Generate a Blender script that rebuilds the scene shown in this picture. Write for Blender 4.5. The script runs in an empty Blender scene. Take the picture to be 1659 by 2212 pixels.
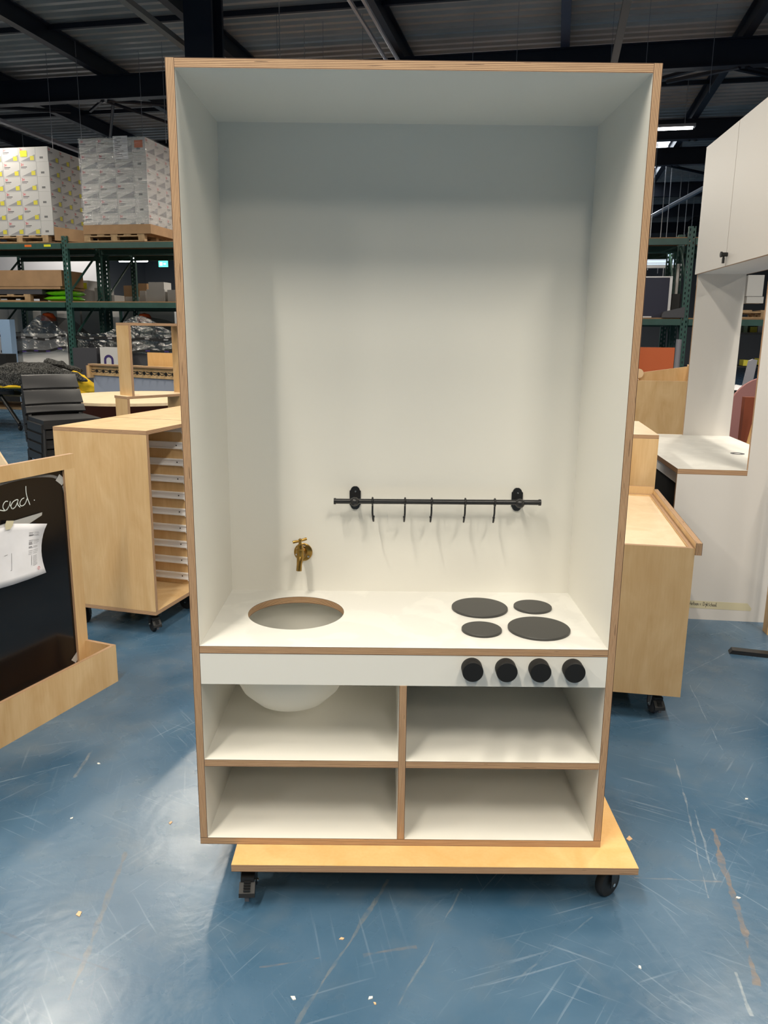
import bpy, math, random
from mathutils import Vector, Matrix
random.seed(7)
S = bpy.context.scene
C = S.collection
PI = math.pi

# ------------------------------------------------------------------ camera
F = 1708.776; CAM = Vector((-0.0565, -1.747, 1.368))
pit, rol, yaw = 0.2221, 0.0109, 0.0034
fwd = Vector((math.sin(yaw)*math.cos(pit), math.cos(yaw)*math.cos(pit), -math.sin(pit)))
rt = Vector((math.cos(yaw), -math.sin(yaw), 0)); up = rt.cross(fwd)
AX = rt*math.cos(rol) + up*math.sin(rol)
AY = -rt*math.sin(rol) + up*math.cos(rol)
cd = bpy.data.cameras.new('camera'); cam = bpy.data.objects.new('camera', cd); C.objects.link(cam)
cd.sensor_fit = 'VERTICAL'; cd.sensor_height = 36.0; cd.sensor_width = 27.0
cd.lens = F/2212*36.0; cd.clip_end = 200
m3 = Matrix((AX, AY, -fwd)).transposed()
cam.matrix_world = Matrix.Translation(CAM) @ m3.to_4x4()
S.camera = cam

# ------------------------------------------------------------------ world, lights, exposure
S.view_settings.view_transform = 'Standard'; S.view_settings.look = 'None'
S.view_settings.gamma = 1.0; S.view_settings.use_curve_mapping = False
S.view_settings.exposure = 0.02
w = bpy.data.worlds.new('world'); S.world = w; w.use_nodes = True
w.node_tree.nodes['Background'].inputs[0].default_value = (0.75, 0.85, 1.0, 1)
w.node_tree.nodes['Background'].inputs[1].default_value = 0.03

TH = math.radians(12.0)                      # the hall is turned 12 degrees against the kitchen
def bw(x, y, z=0.0):                         # hall coordinates -> world
    return Vector((x*math.cos(TH)+y*math.sin(TH), -x*math.sin(TH)+y*math.cos(TH), z))
LAMP_Z = 5.0
LAMP_POWER = 112.0
LAMP_COL = (1.0, 0.915, 0.77)
# (hall x, hall y, along: 0 = along hall y, 1 = along hall x)
LAMPS = [(-9.8, 11.22, 0), (1.75, 14.3, 1)]
for X in (-3.85, 2.1):
    for Y in (-6.3, -3.0, 0.3, 3.6, 6.6): LAMPS.append((X, Y, 0))
for X, Y in ((-.87, -3.4), (-.87, -1.6)): LAMPS.append((X, Y, 0))
for X in (-9.8, 8.05):
    for Y in (-3.0, 0.9, 4.8, 8.0): LAMPS.append((X, Y, 0))
for X, Y in ((-3.85, 11.0), (-3.85, 14.6), (-3.85, 18.0), (-4.5, 22.0), (-0.3, 24.0), (-1.0, 18.0), (-11.0, 21.0), (-9.0, 23.0), (-12.8, 17.6), (-14.0, 28.0), (-10.0, 33.0), (-17.0, 33.0)):  # unseen lamps; those off the rows added to brighten rack rear and far room
    LAMPS.append((X, Y, 0))
for i, (X, Y, al) in enumerate(LAMPS):
    ld = bpy.data.lights.new('lamp_light', 'AREA'); ld.shape = 'RECTANGLE'; ld.size = 0.10; ld.size_y = 1.45
    ld.energy = LAMP_POWER*(.3 if i == 0 else 1); ld.color = LAMP_COL
    lo = bpy.data.objects.new('lamp_light', ld); C.objects.link(lo)
    lo.location = bw(X, Y, LAMP_Z-0.045); lo.rotation_euler = (0, 0, -TH + (PI/2 if al else 0))

# ------------------------------------------------------------------ helpers: pixels to places
def ray(px, py): return AX*((px-829.5)/F) - AY*((py-1106)/F) + fwd
def gz(px, py, z=0.0):
    r = ray(px, py); return CAM + r*((z-CAM.z)/r.z)
def gy(px, py, y):
    r = ray(px, py); return CAM + r*((y-CAM.y)/r.y)
def gplane(px, py, P, N):
    r = ray(px, py); return CAM + r*(((P-CAM).dot(N))/r.dot(N))
def bl(P): return Vector((P.x*math.cos(TH)-P.y*math.sin(TH), P.x*math.sin(TH)+P.y*math.cos(TH), P.z))
NB = Vector((math.sin(TH), math.cos(TH), 0))
def by(px, py, Y):                           # hall coordinates of a pixel on the plane hall-y = Y
    return bl(gplane(px, py, NB*Y, NB))

# ------------------------------------------------------------------ materials
def srgb(r, g, b):
    f = lambda c: (c/12.92 if c <= .04045 else ((c+.055)/1.055)**2.4)
    return (f(r/255), f(g/255), f(b/255), 1)
MATS = {}
def mat(name, col=(.8, .8, .8, 1), rough=.5, metal=0, spec=.5, emit=None, estr=0, var=0, vscale=8, bump=0, bscale=60, alpha=1):
    m = bpy.data.materials.new(name); m.use_nodes = True; MATS[name] = m
    nt = m.node_tree; b = nt.nodes['Principled BSDF']
    b.inputs['Base Color'].default_value = col; b.inputs['Roughness'].default_value = rough
    b.inputs['Metallic'].default_value = metal; b.inputs['Specular IOR Level'].default_value = spec
    b.inputs['Alpha'].default_value = alpha
    if emit: b.inputs['Emission Color'].default_value = emit; b.inputs['Emission Strength'].default_value = estr
    tc = nt.nodes.new('ShaderNodeTexCoord')
    if var:
        n = nt.nodes.new('ShaderNodeTexNoise'); n.inputs['Scale'].default_value = vscale; n.inputs['Detail'].default_value = 6
        nt.links.new(tc.outputs['Object'], n.inputs['Vector'])
        cr = nt.nodes.new('ShaderNodeValToRGB')
        cr.color_ramp.elements[0].position = .3; cr.color_ramp.elements[1].position = .7
        cr.color_ramp.elements[0].color = tuple(c*(1-var) for c in col[:3])+(1,)
        cr.color_ramp.elements[1].color = tuple(min(1, c*(1+var*.6)) for c in col[:3])+(1,)
        nt.links.new(n.outputs['Fac'], cr.inputs['Fac']); nt.links.new(cr.outputs['Color'], b.inputs['Base Color'])
    if bump:
        n = nt.nodes.new('ShaderNodeTexNoise'); n.inputs['Scale'].default_value = bscale; n.inputs['Detail'].default_value = 4
        nt.links.new(tc.outputs['Object'], n.inputs['Vector'])
        bp = nt.nodes.new('ShaderNodeBump'); bp.inputs['Strength'].default_value = bump; bp.inputs['Distance'].default_value = .01
        nt.links.new(n.outputs['Fac'], bp.inputs['Height']); nt.links.new(bp.outputs['Normal'], b.inputs['Normal'])
    return m

def ply_edge(name, light, dark, cycles=6.0):
    m = bpy.data.materials.new(name); m.use_nodes = True; MATS[name] = m
    nt = m.node_tree; L = nt.links.new; b = nt.nodes['Principled BSDF']; b.inputs['Roughness'].default_value = .55
    uv = nt.nodes.new('ShaderNodeUVMap')
    sp = nt.nodes.new('ShaderNodeSeparateXYZ'); L(uv.outputs[0], sp.inputs[0])
    # slow wobble of the layers
    mp = nt.nodes.new('ShaderNodeMapping'); mp.inputs['Scale'].default_value = (2.5, 1.5, 1); L(uv.outputs[0], mp.inputs[0])
    n1 = nt.nodes.new('ShaderNodeTexNoise'); n1.inputs['Scale'].default_value = 1; n1.inputs['Detail'].default_value = 3; L(mp.outputs[0], n1.inputs['Vector'])
    mul = nt.nodes.new('ShaderNodeMath'); mul.operation = 'MULTIPLY'; mul.inputs[1].default_value = cycles*2*PI; L(sp.outputs[1], mul.inputs[0])
    ad = nt.nodes.new('ShaderNodeMath'); ad.operation = 'MULTIPLY_ADD'; ad.inputs[1].default_value = 2.0; L(n1.outputs['Fac'], ad.inputs[0]); L(mul.outputs[0], ad.inputs[2])
    sn = nt.nodes.new('ShaderNodeMath'); sn.operation = 'SINE'; L(ad.outputs[0], sn.inputs[0])
    mr = nt.nodes.new('ShaderNodeMapRange'); mr.inputs[1].default_value = -1; mr.inputs[2].default_value = 1; L(sn.outputs[0], mr.inputs[0])
    # fine fibre along the edge
    mp2 = nt.nodes.new('ShaderNodeMapping'); mp2.inputs['Scale'].default_value = (14, 30, 1); L(uv.outputs[0], mp2.inputs[0])
    n2 = nt.nodes.new('ShaderNodeTexNoise'); n2.inputs['Scale'].default_value = 1; n2.inputs['Detail'].default_value = 5; L(mp2.outputs[0], n2.inputs['Vector'])
    mx = nt.nodes.new('ShaderNodeMath'); mx.operation = 'MULTIPLY_ADD'; mx.inputs[1].default_value = .9; mx.inputs[2].default_value = -.42
    L(n2.outputs['Fac'], mx.inputs[0])
    sm = nt.nodes.new('ShaderNodeMath'); sm.operation = 'ADD'; L(mr.outputs[0], sm.inputs[0]); L(mx.outputs[0], sm.inputs[1])
    cr = nt.nodes.new('ShaderNodeValToRGB'); e = cr.color_ramp.elements
    e[0].position = .10; e[0].color = dark; e[1].position = .62; e[1].color = light
    L(sm.outputs[0], cr.inputs['Fac'])
    # occasional dark voids
    mp3 = nt.nodes.new('ShaderNodeMapping'); mp3.inputs['Scale'].default_value = (11, 7, 1); mp3.inputs['Location'].default_value = (3.3, 1.7, 0); L(uv.outputs[0], mp3.inputs[0])
    n3 = nt.nodes.new('ShaderNodeTexNoise'); n3.inputs['Scale'].default_value = 1; n3.inputs['Detail'].default_value = 1; L(mp3.outputs[0], n3.inputs['Vector'])
    gt = nt.nodes.new('ShaderNodeMath'); gt.operation = 'GREATER_THAN'; gt.inputs[1].default_value = .745; L(n3.outputs['Fac'], gt.inputs[0])
    # dark face-film line at both rims
    ab = nt.nodes.new('ShaderNodeMath'); ab.operation = 'SUBTRACT'; ab.inputs[1].default_value = .5; L(sp.outputs[1], ab.inputs[0])
    ab2 = nt.nodes.new('ShaderNodeMath'); ab2.operation = 'ABSOLUTE'; L(ab.outputs[0], ab2.inputs[0])
    rim = nt.nodes.new('ShaderNodeMath'); rim.operation = 'GREATER_THAN'; rim.inputs[1].default_value = .455; L(ab2.outputs[0], rim.inputs[0])
    mm = nt.nodes.new('ShaderNodeMath'); mm.operation = 'MAXIMUM'; L(gt.outputs[0], mm.inputs[0]); L(rim.outputs[0], mm.inputs[1])
    ml = nt.nodes.new('ShaderNodeMath'); ml.operation = 'MULTIPLY'; ml.inputs[1].default_value = .8; L(mm.outputs[0], ml.inputs[0])
    mix = nt.nodes.new('ShaderNodeMix'); mix.data_type = 'RGBA'; L(ml.outputs[0], mix.inputs[0]); L(cr.outputs[0], mix.inputs[6])
    mix.inputs[7].default_value = srgb(62, 38, 28)
    L(mix.outputs[2], b.inputs['Base Color'])
    return m
EDGE = ply_edge('plywood_edge', srgb(204, 168, 130), srgb(98, 66, 46))
EDGE2 = ply_edge('plywood_edge_thin', srgb(190, 156, 122), srgb(126, 92, 68), 4.5)

def birch(name, a, b_, rough=.42):
    m = bpy.data.materials.new(name); m.use_nodes = True; MATS[name] = m
    nt = m.node_tree; L = nt.links.new; b = nt.nodes['Principled BSDF']; b.inputs['Roughness'].default_value = rough
    tc = nt.nodes.new('ShaderNodeTexCoord'); oi = nt.nodes.new('ShaderNodeObjectInfo')
    off = nt.nodes.new('ShaderNodeVectorMath'); off.operation = 'ADD'; L(tc.outputs['Object'], off.inputs[0]); 
    sc = nt.nodes.new('ShaderNodeMath'); sc.operation = 'MULTIPLY'; sc.inputs[1].default_value = 9; L(oi.outputs['Random'], sc.inputs[0]); L(sc.outputs[0], off.inputs[1])
    mp = nt.nodes.new('ShaderNodeMapping'); mp.inputs['Scale'].default_value = (7, 7, 2.2); L(off.outputs[0], mp.inputs[0])
    n1 = nt.nodes.new('ShaderNodeTexNoise'); n1.inputs['Scale'].default_value = 1.2; n1.inputs['Detail'].default_value = 4; n1.inputs['Distortion'].default_value = 1.2; L(mp.outputs[0], n1.inputs['Vector'])
    mp2 = nt.nodes.new('ShaderNodeMapping'); mp2.inputs['Scale'].default_value = (120, 120, 9); L(off.outputs[0], mp2.inputs[0])
    n2 = nt.nodes.new('ShaderNodeTexNoise'); n2.inputs['Scale'].default_value = 1; n2.inputs['Detail'].default_value = 3; L(mp2.outputs[0], n2.inputs['Vector'])
    s = nt.nodes.new('ShaderNodeMath'); s.operation = 'MULTIPLY_ADD'; s.inputs[1].default_value = .35; L(n2.outputs['Fac'], s.inputs[0]); L(n1.outputs['Fac'], s.inputs[2])
    cr = nt.nodes.new('ShaderNodeValToRGB'); e = cr.color_ramp.elements
    e[0].position = .42; e[0].color = a; e[1].position = .9; e[1].color = b_
    L(s.outputs[0], cr.inputs['Fac']); L(cr.outputs[0], b.inputs['Base Color'])
    return m
BIRCH = birch('birch_face', srgb(194, 157, 108), srgb(214, 183, 138))
BIRCHY = birch('birch_face_varnished', srgb(218, 170, 108), srgb(230, 188, 130), .3)
BIRCHP = birch('birch_face_pale', srgb(222, 196, 160), srgb(234, 212, 180))

def white_lam(name, col, smudge=0.06):
    m = mat(name, col, .38)
    nt = m.node_tree; L = nt.links.new; b = nt.nodes['Principled BSDF']
    tc = nt.nodes.new('ShaderNodeTexCoord')
    n = nt.nodes.new('ShaderNodeTexNoise'); n.inputs['Scale'].default_value = 7; n.inputs['Detail'].default_value = 5; n.inputs['Distortion'].default_value = .8
    L(tc.outputs['Object'], n.inputs['Vector'])
    cr = nt.nodes.new('ShaderNodeValToRGB'); e = cr.color_ramp.elements
    e[0].position = .5; e[1].position = .56
    e[0].color = tuple(c*(1-smudge) for c in col[:3])+(1,); e[1].color = col
    L(n.outputs['Fac'], cr.inputs['Fac']); L(cr.outputs[0], b.inputs['Base Color'])
    r = nt.nodes.new('ShaderNodeMapRange'); r.inputs[3].default_value = .32; r.inputs[4].default_value = .46
    L(n.outputs['Fac'], r.inputs[0]); L(r.outputs[0], b.inputs['Roughness'])
    return m
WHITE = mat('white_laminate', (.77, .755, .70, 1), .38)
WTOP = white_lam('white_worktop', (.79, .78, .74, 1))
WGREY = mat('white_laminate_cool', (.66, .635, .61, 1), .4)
BOWL = mat('white_bowl', (.93, .92, .87, 1), .25)
nt_ = BOWL.node_tree; tr_ = nt_.nodes.new('ShaderNodeBsdfTranslucent'); tr_.inputs[0].default_value = (.96, .95, .90, 1)
mx_ = nt_.nodes.new('ShaderNodeMixShader'); mx_.inputs[0].default_value = .5
nt_.links.new(nt_.nodes['Principled BSDF'].outputs[0], mx_.inputs[1]); nt_.links.new(tr_.outputs[0], mx_.inputs[2]); nt_.links.new(mx_.outputs[0], nt_.nodes['Material Output'].inputs[0])
BLACK = mat('black_plastic', (.010, .010, .011, 1), .6)
MBLK = mat('desk_shade_black', (.01, .009, .008, 1), .95, spec=.1)
BLACKM = mat('black_powder_coat', (.014, .014, .015, 1), .32)
HOB = mat('hob_disc', (.042, .042, .040, 1), .45)
KNOB = mat('knob_black', (.010, .010, .010, 1), .6, spec=.3)
BRASS = mat('brass', srgb(168, 134, 72), .28, 1.0, var=.2, vscale=60)
CHROME = mat('chrome', (.7, .7, .7, 1), .2, 1.0)
STEELW = mat('white_runner', (.82, .82, .84, 1), .35)
GREEN = mat('green_rack_paint', srgb(46, 84, 78), .45, var=.15)
DECK = mat('rack_deck_board', srgb(150, 118, 86), .7, var=.2)
PALLET = mat('pallet_wood', srgb(178, 148, 112), .75, var=.25, vscale=14)
NAVY = mat('navy_steel', srgb(24, 30, 44), .45)
NAVYL = mat('navy_steel_light', srgb(54, 66, 92), .45)
TANST = mat('grey_conduit', srgb(120, 116, 112), .5)
PIPE = mat('galvanised_pipe', (.55, .57, .62, 1), .35, .9)
CARD = mat('brown_cardboard', srgb(168, 134, 100), .8, var=.12, vscale=5)
CARTON = mat('white_carton', srgb(198, 197, 197), .6)
WBOX = mat('white_box_card', srgb(214, 212, 210), .65)
CGREY = mat('print_grey', srgb(150, 150, 154), .6)
CYEL = mat('print_yellow', srgb(214, 204, 70), .6)
CRED = mat('print_red', srgb(205, 40, 60), .6)
CTXT = mat('print_dark', srgb(86, 84, 88), .6)
CBAR = mat('print_barcode', srgb(110, 110, 112), .6)
ORANGE = mat('orange_label', srgb(226, 112, 34), .6)
YEL = mat('yellow_label', srgb(228, 226, 40), .6)
PAPER = mat('paper', srgb(226, 226, 232), .7, var=.06, vscale=14)
TAPE = mat('clear_tape', (.75, .75, .74, 1), .3, alpha=.55)
MASK = mat('masking_tape', srgb(206, 198, 168), .7)
INK = mat('ink', (.015, .013, .03, 1), .6)
CHALK = mat('chalk', srgb(215, 222, 218), .9)
BOARD = mat('chalkboard', (.006, .006, .007, 1), .16, spec=.5)
PLAST = mat('clear_plastic_edge', (.5, .5, .5, 1), .2, alpha=.35)
ORB = mat('orange_board', srgb(178, 86, 44), .55)
BROWNB = mat('brown_board', srgb(128, 62, 36), .6)
PINK = mat('pink_felt', srgb(150, 104, 102), .8)
NAVYC = mat('navy_case', srgb(22, 27, 56), .5)
ALU = mat('aluminium_trim', (.62, .62, .64, 1), .35, .8)
GREYP = mat('grey_panel', srgb(150, 158, 176), .5)
DGREY = mat('dark_grey_plastic', srgb(72, 72, 78), .5)
MGREY = mat('mid_grey_metal', srgb(138, 138, 146), .45)
LIME = mat('lime_plastic_bag', srgb(118, 206, 40), .25, bump=.5, bscale=12)
YELC = mat('yellow_fabric', srgb(232, 190, 34), .8, bump=.3, bscale=20)
GREENT = mat('pale_green_top', srgb(170, 196, 162), .5)
RED = mat('red_brown_plastic', srgb(150, 62, 30), .25, bump=.6, bscale=25)
BLUEP = mat('blue_plastic', srgb(150, 178, 212), .3)
LILAC = mat('violet_print', srgb(62, 48, 110), .6)
TUBE = mat('lamp_tube', (1, 1, 1, 1), .4, emit=(1, .98, .93, 1), estr=18)
EXITM = mat('exit_sign_green', (.1, .7, .5, 1), .4, emit=(.12, .85, .6, 1), estr=1.4)
EXITW = mat('exit_sign_white', (.9, .95, .95, 1), .4, emit=(.9, 1, .97, 1), estr=2.2)
SKYL = mat('skylight', (.9, .95, 1, 1), .4, emit=(.86, .93, 1, 1), estr=5)
WALLW = mat('wall_white', srgb(224, 226, 236), .8)
WALLG = mat('wall_grey', srgb(132, 137, 146), .8)
GLASSW = mat('window_pane', (.7, .82, .95, 1), .2, emit=(.62, .78, 1, 1), estr=.9)
CRUMB = mat('wood_chip', srgb(216, 178, 140), .8)
CRUMBW = mat('paper_scrap', srgb(226, 222, 214), .8)

# fluffy dark blanket
m = bpy.data.materials.new('grey_fleece'); m.use_nodes = True; FLEECE = m
nt = m.node_tree; L = nt.links.new; b = nt.nodes['Principled BSDF']; b.inputs['Roughness'].default_value = .95
tc = nt.nodes.new('ShaderNodeTexCoord')
n = nt.nodes.new('ShaderNodeTexNoise'); n.inputs['Scale'].default_value = 70; n.inputs['Detail'].default_value = 4; L(tc.outputs['Object'], n.inputs['Vector'])
cr = nt.nodes.new('ShaderNodeValToRGB'); e = cr.color_ramp.elements
e[0].position = .42; e[0].color = (.006, .006, .006, 1); e[1].position = .75; e[1].color = (.16, .16, .155, 1)
L(n.outputs['Fac'], cr.inputs[0]); L(cr.outputs[0], b.inputs['Base Color'])
bp = nt.nodes.new('ShaderNodeBump'); bp.inputs['Strength'].default_value = 1; bp.inputs['Distance'].default_value = .02
L(n.outputs['Fac'], bp.inputs['Height']); L(bp.outputs[0], b.inputs['Normal'])

# stretch film: clear with wrinkled gloss
def film(name, tint, glossw, rough, nsc):
    m = bpy.data.materials.new(name); m.use_nodes = True
    nt = m.node_tree; L = nt.links.new; nt.nodes.remove(nt.nodes['Principled BSDF']); out = nt.nodes['Material Output']
    tc = nt.nodes.new('ShaderNodeTexCoord'); mp = nt.nodes.new('ShaderNodeMapping'); mp.inputs['Scale'].default_value = nsc
    L(tc.outputs['Object'], mp.inputs[0])
    n = nt.nodes.new('ShaderNodeTexNoise'); n.inputs['Scale'].default_value = 1; n.inputs['Detail'].default_value = 5; n.inputs['Distortion'].default_value = .6; L(mp.outputs[0], n.inputs['Vector'])
    bp = nt.nodes.new('ShaderNodeBump'); bp.inputs['Strength'].default_value = 1; bp.inputs['Distance'].default_value = .05; L(n.outputs['Fac'], bp.inputs['Height'])
    t = nt.nodes.new('ShaderNodeBsdfTransparent'); t.inputs[0].default_value = tint
    g = nt.nodes.new('ShaderNodeBsdfGlossy'); g.inputs['Roughness'].default_value = rough; L(bp.outputs[0], g.inputs['Normal'])
    mx = nt.nodes.new('ShaderNodeMixShader'); mx.inputs[0].default_value = glossw
    L(t.outputs[0], mx.inputs[1]); L(g.outputs[0], mx.inputs[2]); L(mx.outputs[0], out.inputs[0])
    return m
FILM = film('stretch_film', (.97, .97, .97, 1), .30, .15, (5, 5, 22))
FILMD = film('grey_clear_plastic', (.62, .63, .64, 1), .35, .2, (6, 6, 9))

# rack upright: painted steel with punched slots
def slot_mat():
    m = bpy.data.materials.new('green_punched_steel'); m.use_nodes = True
    nt = m.node_tree; L = nt.links.new; b = nt.nodes['Principled BSDF']
    b.inputs['Base Color'].default_value = srgb(44, 84, 78); b.inputs['Roughness'].default_value = .45
    tc = nt.nodes.new('ShaderNodeTexCoord'); sp = nt.nodes.new('ShaderNodeSeparateXYZ'); L(tc.outputs['Object'], sp.inputs[0])
    def M(op, a, b_=None, c=None):
        n = nt.nodes.new('ShaderNodeMath'); n.operation = op
        for i, v in enumerate((a, b_, c)):
            if v is None: continue
            if isinstance(v, (int, float)): n.inputs[i].default_value = v
            else: L(v, n.inputs[i])
        return n.outputs[0]
    sx = M('ABSOLUTE', sp.outputs[0]); dx = M('ABSOLUTE', M('SUBTRACT', sx, .027))
    side = M('GREATER_THAN', sp.outputs[0], 0.0)
    zz = M('ADD', sp.outputs[2], M('MULTIPLY', side, .04))
    fr = M('FRACT', M('MULTIPLY', zz, 1/.08)); dz = M('ABSOLUTE', M('SUBTRACT', fr, .5))
    hole = M('MULTIPLY', M('LESS_THAN', dx, .009), M('LESS_THAN', dz, .24))
    t = nt.nodes.new('ShaderNodeBsdfTransparent'); mx = nt.nodes.new('ShaderNodeMixShader')
    L(hole, mx.inputs[0]); L(b.outputs[0], mx.inputs[1]); L(t.outputs[0], mx.inputs[2]); L(mx.outputs[0], nt.nodes['Material Output'].inputs[0])
    return m
SLOT = slot_mat()

# corrugated roof sheet
m = mat('roof_sheet', (.50, .49, .48, 1), .42, .25, var=.25, vscale=.6); ROOF = m

# blue painted concrete floor
def floor_mat():
    m = bpy.data.materials.new('blue_floor_paint'); m.use_nodes = True
    nt = m.node_tree; L = nt.links.new; b = nt.nodes['Principled BSDF']
    tc = nt.nodes.new('ShaderNodeTexCoord'); P = tc.outputs['Object']
    def M(op, a, b_=None, c=None):
        n = nt.nodes.new('ShaderNodeMath'); n.operation = op
        for i, v in enumerate((a, b_, c)):
            if v is None: continue
            if isinstance(v, (int, float)): n.inputs[i].default_value = v
            else: L(v, n.inputs[i])
        return n.outputs[0]
    def noise(scale, detail=4, rot=0, stretch=None, dist=0, loc=0):
        mp0 = nt.nodes.new('ShaderNodeMapping'); mp0.inputs['Rotation'].default_value = (0, 0, rot); L(P, mp0.inputs[0])
        mp = nt.nodes.new('ShaderNodeMapping'); mp.inputs['Location'].default_value = (loc, loc*.7, 0)
        if stretch: mp.inputs['Scale'].default_value = stretch
        L(mp0.outputs[0], mp.inputs[0]); n = nt.nodes.new('ShaderNodeTexNoise'); n.inputs['Scale'].default_value = scale; n.inputs['Detail'].default_value = detail
        n.inputs['Distortion'].default_value = dist; L(mp.outputs[0], n.inputs['Vector']); return n.outputs['Fac']
    def mixc(f, a, c):
        x = nt.nodes.new('ShaderNodeMix'); x.data_type = 'RGBA'
        if isinstance(f, float): x.inputs[0].default_value = f
        else: L(f, x.inputs[0])
        for i, v in ((6, a), (7, c)):
            if isinstance(v, tuple): x.inputs[i].default_value = v
            else: L(v, x.inputs[i])
        return x.outputs[2]
    def ramp(v, a, c):
        r = nt.nodes.new('ShaderNodeMapRange'); r.inputs[1].default_value = a; r.inputs[2].default_value = c; L(v, r.inputs[0]); return r.outputs[0]
    c = mixc(ramp(noise(2.2, 6, dist=.5), .35, .68), srgb(50, 84, 111), srgb(79, 106, 130))
    c = mixc(M('MULTIPLY', ramp(noise(7, 8, dist=.3, loc=4), .52, .80), .5), c, srgb(98, 112, 124))
    for i, (rot, sc) in enumerate(((.5, 3.2), (1.35, 2.6), (2.2, 3.6), (2.8, 3.0), (.95, 4.5))):
        s = ramp(noise(sc, 2, rot, (1, 30, 1), loc=i*3.1), .64, .70)
        gate = ramp(noise(1.6, 2, loc=9+i*5), .48, .62)
        c = mixc(M('MULTIPLY', M('MULTIPLY', s, gate), .26), c, srgb(150, 166, 182))
    # long scuffs and rust-brown marks of their own shape
    sep = nt.nodes.new('ShaderNodeSeparateXYZ'); L(P, sep.inputs[0])
    wob = noise(7, 5, loc=2)
    grain = ramp(noise(38, 6, loc=5), .26, .60)
    def line(a, e, wd, col, k, gsc=14.):
        dx, dy = e[0]-a[0], e[1]-a[1]; ln = math.hypot(dx, dy); ux, uy = dx/ln, dy/ln
        px = M('SUBTRACT', sep.outputs[0], a[0]); py = M('SUBTRACT', sep.outputs[1], a[1])
        t = M('ADD', M('MULTIPLY', px, ux), M('MULTIPLY', py, uy))
        s = M('ABSOLUTE', M('ADD', M('SUBTRACT', M('MULTIPLY', py, ux), M('MULTIPLY', px, uy)), M('MULTIPLY', M('SUBTRACT', wob, .5), .022)))
        inside = M('MULTIPLY', M('GREATER_THAN', t, 0.), M('LESS_THAN', t, ln))
        thick = M('MULTIPLY', ramp(noise(gsc, 3, loc=a[0]*5+a[1]), .3, .62), wd)
        soft = M('MAXIMUM', 0., M('MINIMUM', 1., M('MULTIPLY', M('SUBTRACT', thick, s), 650.)))
        mk = M('MULTIPLY', M('MULTIPLY', M('MULTIPLY', soft, inside), grain), k*.85)
        return mixc(mk, globals_c[0], col)
    globals_c = [c]
    marks = [((1540, 1790), (1640, 2130), .012, srgb(128, 112, 98), .8), ((1500, 1750), (1545, 1900), .004, srgb(150, 160, 168), .6),
             ((840, 1900), (640, 2212), .007, srgb(112, 118, 122), .75), ((1000, 1920), (840, 2212), .0035, srgb(116, 126, 134), .7),
             ((270, 1840), (150, 2160), .009, srgb(98, 100, 104), .8), ((0, 2015), (235, 2095), .004, srgb(58, 76, 96), .9),
             ((785, 2065), (900, 2045), .007, srgb(112, 112, 114), .7), ((560, 2090), (690, 2070), .004, srgb(116, 112, 112), .6),
             ((1460, 1640), (1530, 1940), .004, srgb(150, 156, 162), .6), ((1370, 1895), (1560, 1905), .004, srgb(140, 138, 138), .6),
             ((1590, 2100), (1625, 2195), .005, srgb(160, 168, 172), .7), ((1480, 1455), (1570, 1410), .003, srgb(150, 165, 180), .7),
             ((1490, 1480), (1560, 1620), .003, srgb(150, 165, 180), .6), ((1100, 2130), (1280, 1980), .003, srgb(110, 126, 140), .6),
             ((0, 1690), (190, 1640), .004, srgb(130, 150, 165), .6), ((160, 1680), (200, 1620), .007, srgb(138, 140, 140), .6)]
    for p, q, wd, col, k in marks:
        a = gz(*p); e = gz(*q); globals_c[0] = line(a, e, wd, col, k)
    L(globals_c[0], b.inputs['Base Color'])
    rr = nt.nodes.new('ShaderNodeMapRange'); rr.inputs[3].default_value = .16; rr.inputs[4].default_value = .38
    L(noise(5, 5, loc=7), rr.inputs[0]); L(rr.outputs[0], b.inputs['Roughness'])
    bp = nt.nodes.new('ShaderNodeBump'); bp.inputs['Strength'].default_value = .06; bp.inputs['Distance'].default_value = .01
    L(noise(38, 4), bp.inputs['Height']); L(bp.outputs[0], b.inputs['Normal'])
    return m
FLOOR = floor_mat()

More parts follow.
